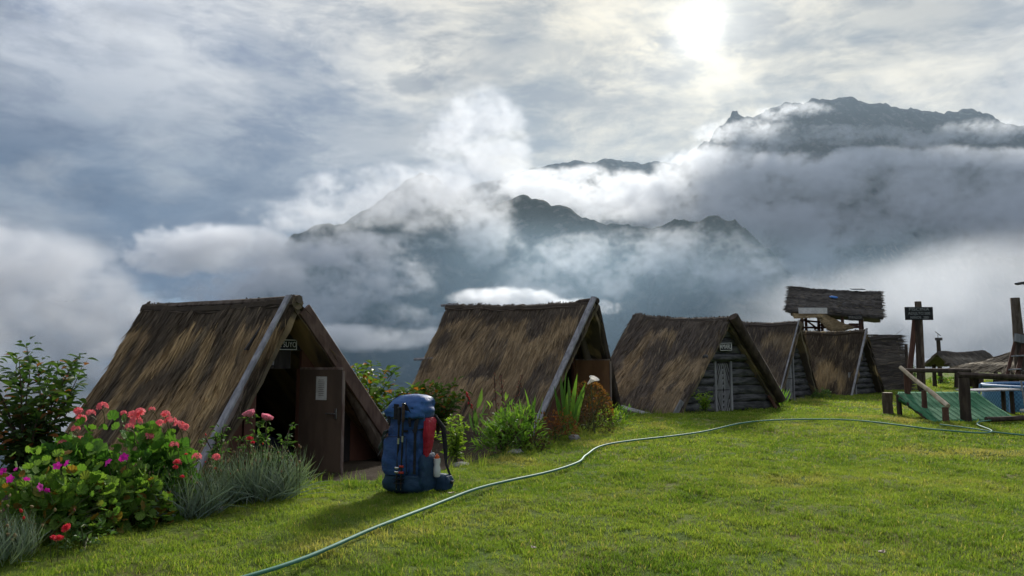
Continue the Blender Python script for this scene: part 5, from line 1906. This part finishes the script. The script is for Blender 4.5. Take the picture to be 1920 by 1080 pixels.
strap_clump('gladiolus', .28, 11.75, .78, 22, .09, 'upright sword leaves standing in the middle of the bed', 'gladiolus', L_SWORD, .22, None, 2.0, 22)
strap_clump('gladiolus', 1.02, 13.0, .98, 20, .12, 'tall drooping sword leaves before the grey barge board', 'gladiolus', L_SWORD, .42, None, 2.0, 20)
rb = mound('rust_bush', 1.42, 13.35, .92, .46, .42, 'tall bush of rusty dry flowers before the tan door', 'bush', 'ovate', L_DRY, 700, .06, lumps=4)
its = []
for k in range(430):
    v = rv().normalized()
    v.z = abs(v.z) * .8 + .1
    its.append((Vector((1.42, 13.35, tz(1.42, 13.35) + .28)) + Vector((v.x * .42, v.y * .38, v.z * .72)), v + rv(.4), Vector((0, 0, 1)) + rv(.4), .065 * random.uniform(.6, 1.2)))
foliage(rb, 'ovate', its, L_RUST, 0, mass='dry_flowers')
cal = thing('calla', (1.60, 13.1, tz(1.60, 13.1)), 'single white calla flower above the rusty bush', 'calla')
flower(cal, F_CALLA, px3(1108, 713, 13.0), .12, (1.50, 13.1, tz(1.5, 13.1)), (.4, .7, 0), 'flower', 'stem_green', .008)
mound('leafy_bush', 1.98, 14.4, .44, .30, .30, 'fresh green low bush at the right end of the bed', 'bush', 'lance', L_LIME, 320, .12, single=60, lumps=3)
mound('leafy_bush', 2.35, 15.2, .34, .24, .24, 'dark green little bush at the foot of the second hut', 'bush', 'lance', L_GER, 220, .10, lumps=3)
shrub('lime_shrub', 4.62, 17.35, .62, .30, 'yellow green shrub before the AMARU hut wall', 'shrub', 'ovate', L_LIME, 10, 26, .105, single=70, stem_mat='stem_green')
strap_clump('gladiolus', 7.55, 20.3, .50, 40, .20, 'grassy leaves between the log hut and the pale slat door', 'plant', L_SWORD, .5, None, 2.0)
mound('leafy_bush', 10.6, 24.6, .40, .30, .25, 'low dark bush below the golden patched thatch', 'bush', 'ovate', L_ROSE, 220, .08, lumps=3)
mound('hedge_bush', 20.5, 44.0, 1.25, 1.3, .9, 'bush on the rim left of the twin sign posts', 'bush', 'ovate', L_ROSE, 500, .18, lumps=4)
mound('hedge_bush', 24.2, 45.0, 1.35, 1.2, .9, 'bush on the rim right of the twin sign posts', 'bush', 'ovate', L_ROSE, 500, .18, lumps=4)
mound('hedge_bush', 23.0, 38.0, .55, .8, .6, 'low weedy bush before the thatched shelter', 'bush', 'ovate', L_GER2, 320, .12, lumps=3)


# ------------------------------------------------------------------ the right side: stump, ramp, pool, sign, shelters, tower
def G(px, D):
    x = (px - 960) / 1333 * D
    return Vector((x, D, tz(x, D)))


p = G(1657, 16.7)
st = thing('tree_stump', p, 'sawn tree stump standing on the lawn left of the ramp', 'stump')
mb = MB()
mb.tube([p + Vector((.02, 0, -.08)), p + Vector((0, 0, .08)), p + Vector((-.01, 0, .30)), p + Vector((0, 0, .53))], [.135, .112, .108, .115], 12, True, .12, 4)
mb.build('trunk', M['log_brown'], st)
MB().tube([p + Vector((0, 0, .531)), p + Vector((0, 0, .536))], [.104, .098], 12).build('cut_face', M['pale_pole'], st)

# ramp covered with green carpet
TL, TR, BLc, BRc = Vector((8.80, 16.35, .62)), Vector((10.62, 16.4, .62)), Vector((8.68, 14.75, .10)), Vector((10.62, 15.1, .10))
ramp = thing('ramp', (9.6, 15.6, 0), 'wide ramp under green carpet leading up to the pool', 'ramp')
mb = MB()
n1, n2 = 28, 22
for j in range(n2):
    for i in range(n1):
        u, v = i / (n1 - 1), j / (n2 - 1)
        q = TL.lerp(TR, u).lerp(BLc.lerp(BRc, u), v)
        q.z += -.03 * math.sin(math.pi * v) + .014 * noise.noise(Vector((u * 6, v * 5, 1)))
        mb.v.append(tuple(q))
for j in range(n2 - 1):
    for i in range(n1 - 1):
        a = j * n1 + i
        mb.f.append((a, a + n1, a + n1 + 1, a + 1))
o = mb.build('carpet', M['carpet_green'], ramp)
o.modifiers.new('thickness', 'SOLIDIFY').thickness = .02
for k in range(12):           # woven ribs of the carpet
    u = (k + .5) / 12
    a, b = TL.lerp(TR, u), BLc.lerp(BRc, u)
    pts = [a.lerp(b, t / 10) + Vector((0, 0, .012 - .03 * math.sin(math.pi * t / 10) + .014 * noise.noise(Vector((u * 6, t / 10 * 5, 1))))) for t in range(11)]
    MB().tube(pts, .006, 4).build('carpet_seam', M['carpet_tuft'], ramp)
mb = MB()
ns = 30
for i in range(ns):
    t = i / (ns - 1)
    q = TL.lerp(BLc, t)
    dr = .20 + .05 * noise.noise(Vector((t * 9, 2, 0))) - .12 * t
    wv = .03 * noise.noise(Vector((t * 14, 5, 0)))
    mb.v += [tuple(q + Vector((0, 0, .005))), tuple(q + Vector((-.05 + wv, 0, -dr * .5))), tuple(q + Vector((-.02 - wv, 0, -dr)))]
for i in range(ns - 1):
    for k in range(2):
        a = i * 3 + k
        mb.f.append((a, a + 1, a + 4, a + 3))
o = mb.build('carpet_skirt', M['carpet_green'], ramp)
o.modifiers.new('thickness', 'SOLIDIFY').thickness = .012
for a, b in ((TL, BLc), (TR, BRc), (TL, TR)):
    MB().log(a + Vector((0, 0, -.09)), b + Vector((0, 0, -.09)), .05, .05, 7, 4, .004).build('bearer', M['log_dark'], ramp)
for q in (TL, TL.lerp(TR, .5), TR):
    MB().log(Vector((q.x, q.y - .02, -.1)), q + Vector((0, 0, -.06)), .06, .055, 8, 3).build('leg', M['log_dark'], ramp)
rl = thing('handrail', (9.2, 15.6, 0), 'rustic handrail with one pale peeled pole beside the green ramp', 'handrail')
b0, b1, b2 = Vector((8.98, 16.3, .55)), Vector((8.92, 15.55, .30)), Vector((8.90, 14.78, -.05))
for b, h, r in ((b0, .56, .065), (b1, .38, .055), (b2, .43, .065)):
    MB().log(b, b + Vector((0, 0, h)), r, r * .95, 9, 4, .01).build('post', M['log_red'], rl)
MB().log(b0 + Vector((-.06, .12, .62)), b2 + Vector((.02, -.06, .46)), .042, .052, 9, 10, .02).build('rail', M['pale_pole'], rl)
bk = thing('handrail', (9.8, 16.5, 0), 'dark rail on posts along the top of the green ramp', 'handrail')
MB().log(Vector((9.02, 16.45, 1.10)), Vector((10.55, 16.5, 1.09)), .05, .055, 9, 6, .006).build('rail', M['log_dark'], bk)
MB().log(Vector((10.35, 16.5, .0)), Vector((10.35, 16.5, 1.05)), .055, .05, 8, 4).build('post', M['log_dark'], bk)
ft = thing('handrail', (9.5, 15.0, 0), 'thick dark post and rail standing before the green ramp', 'handrail')
MB().log(Vector((9.42, 14.95, -.1)), Vector((9.42, 14.95, .98)), .105, .10, 11, 5, .006).build('post', M['log_dark'], ft)
MB().log(Vector((9.30, 14.95, 1.035)), Vector((12.6, 15.15, .90)), .06, .065, 9, 8, .005).build('rail', M['log_dark'], ft)
MB().log(Vector((12.3, 15.1, -.1)), Vector((12.3, 15.1, .90)), .09, .085, 10, 4).build('post', M['log_dark'], ft)
lg = MB().log(Vector((9.75, 14.82, .13)), Vector((11.4, 15.02, .16)), .05, .06, 9, 6, .01)
tag(lg.build('log', M['log_dark'], None, True, (10.4, 14.9, .1)), 'dark log lying at the foot of the green ramp', 'log')

# frame pool
pc = Vector((15.0, 18.6, -.02))
pr = 2.35
pool = thing('swimming_pool', pc, 'round blue frame pool at the right edge beside the ramp', 'pool')
mb = MB()
nn = 40
for k in range(nn):
    a = 6.283 * k / nn
    for z, f in ((.0, 1.0), (.33, 1.015), (.66, 1.0)):
        mb.v.append((pc.x + math.cos(a) * pr * f, pc.y + math.sin(a) * pr * f, pc.z + z))
for k in range(nn):
    for j in range(2):
        a, b = k * 3 + j, ((k + 1) % nn) * 3 + j
        mb.f.append((a, b, b + 1, a + 1))
pm = mat('pool_wall', (.035, .12, .22), (.05, .15, .27), 5, .45, spec=.4)
g_ = NT(pm.node_tree)
br = g_.n('ShaderNodeTexChecker')
g_.put(br.inputs['Vector'], g_.v('MULTIPLY', g_.n('ShaderNodeTexCoord').outputs['Object'], (1, 1, 1)))
br.inputs['Scale'].default_value = 18
br.inputs[1].default_value = (.035, .12, .24, 1)
br.inputs[2].default_value = (.09, .24, .40, 1)
pm.node_tree.links.new(br.outputs[0], pm.node_tree.nodes['Principled BSDF'].inputs['Base Color'])
mb.build('pool_wall', pm, pool)
mb = MB()
mb.tube([(pc.x + math.cos(6.283 * k / nn) * pr, pc.y + math.sin(6.283 * k / nn) * pr, pc.z + .67) for k in range(nn + 1)], .045, 8, False)
mb.build('top_rail', M['pool_pipe'], pool)
mb = MB()
mb.v = [(pc.x + math.cos(6.283 * k / nn) * (pr - .04), pc.y + math.sin(6.283 * k / nn) * (pr - .04), pc.z + .52) for k in range(nn)]
mb.f = [tuple(range(nn))]
mb.build('water', M['water'], pool, False)
for k in range(10):
    a = 6.283 * (k + .3) / 10
    c_ = Vector((pc.x + math.cos(a) * (pr + .06), pc.y + math.sin(a) * (pr + .06), 0))
    MB().tube([c_ + Vector((math.cos(a) * .1, math.sin(a) * .1, -.02)), c_ + Vector((0, 0, .68))], .03, 8).build('leg', M['pool_pipe'], pool)
dk = thing('pool_deck', (11.0, 17.0, 0), 'pale grey planks between the ramp top and the pool rim', 'deck')
for k in range(3):
    MB().bar(Vector((10.72, 16.75 + k * .24, .62)), Vector((12.0, 17.0 + k * .24, .64)), .22, .035, ZV, .004).build('plank', M['grey_board'], dk)
for x, y in ((10.8, 16.9), (11.9, 17.1), (10.8, 17.2), (11.9, 17.4)):
    MB().log(Vector((x, y, -.1)), Vector((x, y, .6)), .05, .05, 7, 2).build('leg', M['log_dark'], dk)
sp = thing('pool_step', (11.6, 15.75, 0), 'small white step below the rim of the blue pool', 'step')
MB().box((11.75, 16.1, .22), .62, .24, .045, None, .01).build('tread', M['white_paint'], sp)
for x in (11.5, 12.0):
    MB().tube([(x, 16.1, -.02), (x, 16.15, .22)], .02, 7).build('leg', M['white_paint'], sp)
    MB().tube([(x + .1, 16.25, .2), (x + .1, 16.35, 1.0)], .02, 7).build('rail', M['steel'], sp)

# pool price board
p = G(1721, 27.0)
sg = thing('price_sign', p, 'black PISCINA price board on two tall rough posts', 'sign')
MB().log(p + Vector((.02, 0, -.2)), p + Vector((.04, 0, 3.52)), .125, .12, 10, 8, .006).build('post', M['log_brown'], sg)
MB().log(p + Vector((-.62, -.1, -.2)), p + Vector((-.12, -.05, 3.0)), .105, .09, 10, 8, .012).build('post', M['log_red'], sg)
MB().log(p + Vector((-.16, -.16, .2)), p + Vector((-.12, -.16, 2.9)), .09, .08, 8, 6, .01).build('post', M['log_dark'], sg)
mat('letter_grey', (.34, .36, .36), (.26, .28, .28), 9, .8)
bd = MB().box(p + Vector((-.10, -.27, 3.05)), 1.05, .035, .49, None, .004).build('board', M['black_paint'], sg, False)
for body, dz, sz, sx in (('PISCINA', .155, .165, 1.25), ('ADULTO.500', 0.0, .145, .95), ('NI\u00d1OS .200', -.155, .14, .92)):
    text(body, bd, p + Vector((-.10, -.29, 3.05 + dz)), (R(90), 0, 0), sz, M['letter_grey'], sx=sx)
p = G(1697, 30.0)
o = MB().log(p + Vector((0, 0, -.1)), p + Vector((-.02, 0, 1.95)), .075, .06, 8, 6, .012, seed=4.0).build('pole', M['log_dark'], None, True, p)
tag(o, 'thin bare pole left of the PISCINA sign posts', 'pole')
p = G(1757, 38.0)
sl = thing('solar_lamp', p, 'lamp post with small solar panel left of the low shelter', 'lamp')
MB().log(p + Vector((0, 0, -.1)), p + Vector((0, 0, 2.30)), .115, .10, 9, 6, .004).build('post', M['log_dark'], sl)
MB().box(p + Vector((0, -.05, 2.33)), .30, .22, .14, None, .02).build('lamp_head', M['metal_roof'], sl)
MB().box(p + Vector((.0, 0, 2.62)), .26, .30, .03, Matrix.Rotation(R(40), 3, 'Y') @ Matrix.Rotation(R(20), 3, 'X'), .004).build('solar_panel', M['solar'], sl)
MB().tube([p + Vector((0, 0, 2.38)), p + Vector((0, 0, 2.60))], .02, 6).build('bracket', M['steel'], sl)

# low open shelter
th7 = thatch_mat('thatch_shelter', (.22, .20, .165), (.16, .145, .12), (.10, .09, .08), .55, (.8, .6), seed=41.0)
c = G(1800, 33.0)
sh = thing('shelter', c, 'low open shelter with flat grey thatch beyond the ramp rails', 'shelter')
xl, xr = -1.10, 1.20
thatch(sh, [c + Vector((xl, .1, 1.70)), c + Vector((xr, .1, 1.72)), c + Vector((xl - .05, -1.0, 1.10)), c + Vector((xr + .05, -1.0, 1.12))], th7, 3500, .4, .010, .16, np.array((0, -1, 1.0)), 71)
thatch(sh, [c + Vector((xl, .1, 1.70)), c + Vector((xr, .1, 1.72)), c + Vector((xl - .05, 1.2, 1.10)), c + Vector((xr + .05, 1.2, 1.12))], th7, 1500, .4, .010, .16, np.array((0, 1, 1.0)), 72)
for x, y in ((-.75, -.8), (1.0, -.8), (-.75, 1.0), (1.0, 1.0)):
    MB().log(c + Vector((x - .12 * (y < 0), y, -.1)), c + Vector((x, y, 1.2)), .10, .08, 8, 4, .01).build('post', M['log_dark'], sh)
MB().log(c + Vector((xl - .25, -.85, 1.12)), c + Vector((xr, -.85, 1.10)), .05, .05, 7, 4, .01).build('beam', M['log_dark'], sh)
b_ = MB().box(c + Vector((.25, -.93, .88)), 1.05, .03, .24).build('board', M['black_paint'], sh, False)
text('OMYU', b_, c + Vector((.28, -.948, .88)), (R(90), 0, 0), .2, M['stone_grey'])
for k, (dx, dy, lab) in enumerate(((-.35, -1.6, 'dark stump seat left under the low shelter'), (.55, -1.7, 'dark stump seat right under the low shelter'))):
    q = c + Vector((dx, dy, 0))
    q.z = tz(q.x, q.y)
    o = MB().tube([q + Vector((0, 0, -.05)), q + Vector((0, 0, .2)), q + Vector((0, 0, .42)), q + Vector((0, 0, .43))], [.2, .18, .19, .17], 11, True, .1, k).build('stump_seat', M['log_dark'], None, True, q)
    tag(o, lab, 'stump', 'stump seats by the low shelter')
q = G(1695, 40)
o = MB().tube([q + Vector((0, 0, -.05)), q + Vector((0, 0, .3)), q + Vector((0, 0, .62)), q + Vector((0, 0, .63))], [.34, .3, .32, .3], 11, True, .1, 6).build('stump_seat', M['log_dark'], None, True, q)
tag(o, 'dark stump seat behind the PISCINA sign posts', 'stump', 'stump seats by the low shelter')

# thatched umbrella shelter at the right edge
c = G(1945, 25.0)
us = thing('shelter', c, 'round shelter with drooping straw roof cut by the right edge', 'shelter')
th8 = thatch_mat('thatch_round', (.30, .255, .18), (.21, .18, .135), (.12, .10, .08), .58, (.7, .5), seed=47.0)
nseg = 9
for k in range(nseg):
    a0_, a1_ = 6.283 * k / nseg + .2, 6.283 * (k + 1) / nseg + .2
    ap = c + Vector((0, 0, 1.80))
    R_ = 2.75
    q0 = c + Vector((math.cos(a0_) * R_, math.sin(a0_) * R_, .98))
    q1 = c + Vector((math.cos(a1_) * R_, math.sin(a1_) * R_, .98))
    i0, i1 = ap + (q0 - ap) * .02, ap + (q1 - ap) * .02
    am = (a0_ + a1_) / 2
    thatch(us, [i0, i1, q0, q1], th8, 2600 if math.sin(am) < .2 else 500, .55, .010, .18, np.array((math.cos(am), math.sin(am), 1.5)), 80 + k, rag=.12, sink=.5)
MB().log(c + Vector((0, 0, -.1)), c + Vector((0, 0, 1.75)), .14, .12, 9, 4).build('post', M['log_dark'], us)
for k in range(6):
    a = 6.283 * k / 6 + .5
    MB().log(c + Vector((math.cos(a) * 1.95, math.sin(a) * 1.95, -.1)), c + Vector((math.cos(a) * 1.9, math.sin(a) * 1.9, 1.15)), .10, .09, 8, 3).build('post', M['log_brown'], us)

# swing tower of rough poles
c = G(1903, 23.2)
sw = thing('pole_tower', c, 'tall rough pole tower with ladder rungs at the right edge', 'tower')
MB().log(c + Vector((.05, 0, -.2)), c + Vector((.06, 0, 3.35)), .17, .135, 10, 8, .006, seed=2.).build('post', M['log_brown'], sw)
MB().log(c + Vector((.32, .1, -.2)), c + Vector((.20, .1, 2.0)), .15, .10, 9, 6, .008).build('post', M['log_dark'], sw)
MB().log(c + Vector((-.50, -.25, -.1)), c + Vector((.28, -.2, 2.45)), .08, .07, 8, 8, .012).build('side_rail', M['log_red'], sw)
MB().log(c + Vector((-.78, -.2, .0)), c + Vector((-.12, -.15, 2.0)), .06, .05, 8, 8, .012).build('side_rail', M['log_red'], sw)
for z, x0 in ((.55, -.58), (1.02, -.45), (1.45, -.32), (.98, .02)):
    MB().bar(c + Vector((x0 - .05, -.28, z)), c + Vector((x0 + .30, -.32, z + .02)), .10, .04, ZV, .008).build('rung', M['grey_board'], sw)
MB().box(c + Vector((-.10, -.28, 2.02)), .30, .10, .26, Matrix.Rotation(R(12), 3, 'Y'), .01).build('block', M['grey_wood'], sw)
MB().box(c + Vector((-.02, -.3, .58)), .40, .06, .20, Matrix.Rotation(R(20), 3, 'Y'), .01).build('block', M['pale_pole'], sw)
MB().log(c + Vector((.22, .05, 1.62)), c + Vector((.95, .2, .9)), .07, .07, 8, 4).build('brace', M['log_dark'], sw)
MB().log(c + Vector((.9, .3, -.2)), c + Vector((.95, .3, 1.6)), .12, .10, 8, 4).build('post', M['log_dark'], sw)

# corner of a roof that enters the picture top right
c = G(2042, 19.5)
rf = thing('roof_shelter', c, 'tip of a dark corrugated eave entering the picture at the right', 'roof')
zt = 3.62
mb = MB()
nn = 30
for i in range(nn):
    t = i / (nn - 1)
    x = -1.05 + 2.6 * t
    zz = zt + .20 * t * 2.2 * .5 + .014 * math.cos(i * 3.14159)
    for dy, dz in ((-.75, -.02), (1.3, -.06)):
        mb.v += [tuple(c + Vector((x, dy, zz + dz - c.z))), tuple(c + Vector((x, dy, zz + dz - .045 - c.z)))]
for i in range(nn - 1):
    a = i * 4
    mb.f += [(a, a + 4, a + 6, a + 2), (a + 3, a + 7, a + 5, a + 1), (a + 1, a + 5, a + 4, a), (a + 2, a + 6, a + 7, a + 3)]
mb.f += [(0, 2, 3, 1), (nn * 4 - 4, nn * 4 - 3, nn * 4 - 1, nn * 4 - 2)]
mb.build('roof_sheet', M['metal_roof'], rf)
for x, y in ((.5, -.4), (1.3, .9), (.6, .9)):
    MB().log(c + Vector((x, y, -.1)), c + Vector((x, y, zt - c.z + .1)), .10, .09, 8, 4).build('post', M['log_dark'], rf)

# lookout tower behind the huts
D = 34.0
c = Vector(((1562 - 960) / 1333 * D, D, tz((1562 - 960) / 1333 * D, D)))
tw = thing('lookout_tower', c, 'timber lookout tower with a tilted grey thatch roof behind the huts', 'tower')
th9 = thatch_mat('thatch_lookout', (.165, .15, .135), (.125, .115, .105), (.085, .078, .072), .52, (.35, 2.4), seed=53.0, horizontal=True)
thb = thatch_mat('thatch_canopy', (.34, .26, .14), (.26, .19, .10), (.12, .09, .055), .62, (.6, .6), ridge=-.5, seed=59.0)


def tp(px, py, dy=0.0):
    return far(px, py, D + dy)


P4 = [tp(1480, 539, .6), tp(1651, 549, .6), tp(1473, 583, -1.1), tp(1656, 597, -1.1)]
thatch(tw, P4, th9, 6000, .22, .011, .14, np.array((0, -1, 1.0)), 91, across=True, jit=.08, rag=.05, sink=.5)
P5 = [P4[0], P4[1], tp(1482, 590, 2.3), tp(1650, 603, 2.3)]
thatch(tw, P5, th9, 1500, .26, .011, .16, np.array((0, 1, 1.0)), 92, across=True, jit=.08, rag=.10, sink=.5)
zf = 1.55
for px, dy in ((1503, -.9), (1511, 1.6), (1534, -.9), (1541, 1.6), (1578, -.9), (1612, -.9), (1616, 1.6)):
    q = tp(px, 590, dy)
    q0 = Vector((q.x, q.y, tz(q.x, q.y) - .2))
    MB().log(q0, Vector((q.x + random.uniform(-.04, .04), q.y, q.z + .12)), .085, .07, 8, 7, .006).build('post', M['log_red'], tw)
for (x0, y0, x1, y1) in ((1500, 600, 1616, 612), (1500, 614, 1616, 614), (1508, 598, 1535, 618), (1592, 608, 1612, 608), (1592, 614, 1612, 614), (1540, 611, 1580, 611), (1527, 618, 1548, 602), (1556, 618, 1570, 606), (1500, 625, 1618, 626)):
    MB().log(tp(x0, y0, -.9), tp(x1, y1, -.9), .045, .04, 7, 5, .008).build('rail', M['log_red'], tw)
fl_ = tp(1560, 628, .3)
for k in range(9):
    MB().box(fl_ + Vector((0, -1.2 + k * .3, -.04)), 3.1, .27, .05, None, .005).build('floor_plank', M['log_dark'], tw)
Q4 = [tp(1487, 588, -1.0), tp(1600, 616, -1.0), tp(1490, 596, -1.7), tp(1560, 622, -1.7)]
thatch(tw, [Q4[0], tp(1545, 586, -1.0), Q4[2], tp(1540, 594, -1.7)], thb, 1400, .35, .012, .10, np.array((0, -1, 1.0)), 93, rag=.15, sink=.3)
thatch(tw, [tp(1538, 586, -1.0), Q4[1], tp(1535, 594, -1.7), Q4[3]], thb, 1800, .4, .012, .10, np.array((0, -1, 1.0)), 94, rag=.15, sink=.3)
q0, q1 = tp(1497, 577, -1.45), tp(1551, 588, -1.45)
MB().box((q0 + q1) / 2, q1.x - q0.x, .04, q0.z - q1.z, None, .006).build('white_board', M['white_paint'], tw, False)
q0, q1 = tp(1590, 591, -1.15), tp(1617, 600, -1.15)
b_ = MB().box((q0 + q1) / 2, q1.x - q0.x, .04, q0.z - q1.z, None, .006).build('name_board', M['black_paint'], tw, False)
text('MIRADOR', b_, (q0 + q1) / 2 + Vector((0, -.024, 0)), (R(90), 0, 0), .17, M['stone_grey'], sx=.78)
q0 = tp(1560, 555, .1)
mb = MB()
nr_ = (Vector(P4[1]) - Vector(P4[0])).cross(Vector(P4[2]) - Vector(P4[0])).normalized()
nr_ = nr_ if nr_.y < 0 else -nr_
e1 = (Vector(P4[1]) - Vector(P4[0])).normalized()
e2 = nr_.cross(e1)
cen = (Vector(P4[0]) * .52 + Vector(P4[1]) * .48) * .62 + (Vector(P4[2]) * .52 + Vector(P4[3]) * .48) * .38 + nr_ * .12
for k in range(10):
    a = 6.283 * k / 10
    rr = .17 * (1 + .35 * noise.noise(Vector((math.cos(a) * 2, math.sin(a) * 2, 4))))
    mb.v.append(tuple(cen + e1 * math.cos(a) * rr * 1.3 + e2 * math.sin(a) * rr * .7))
mb.v.append(tuple(cen + nr_ * .03))
mb.f = [(k, (k + 1) % 10, 10) for k in range(10)]
o = mb.build('tarp_patch', M['blue_tarp'], tw)
o.modifiers.new('thickness', 'SOLIDIFY').thickness = .01
q0 = tp(1607, 544, .62)
MB().box(q0 + Vector((0, -.05, .04)), .60, .35, .03, Matrix.Rotation(R(12), 3, 'X')).build('solar_panel', M['solar'], tw, False)

bpy.context.view_layer.update()
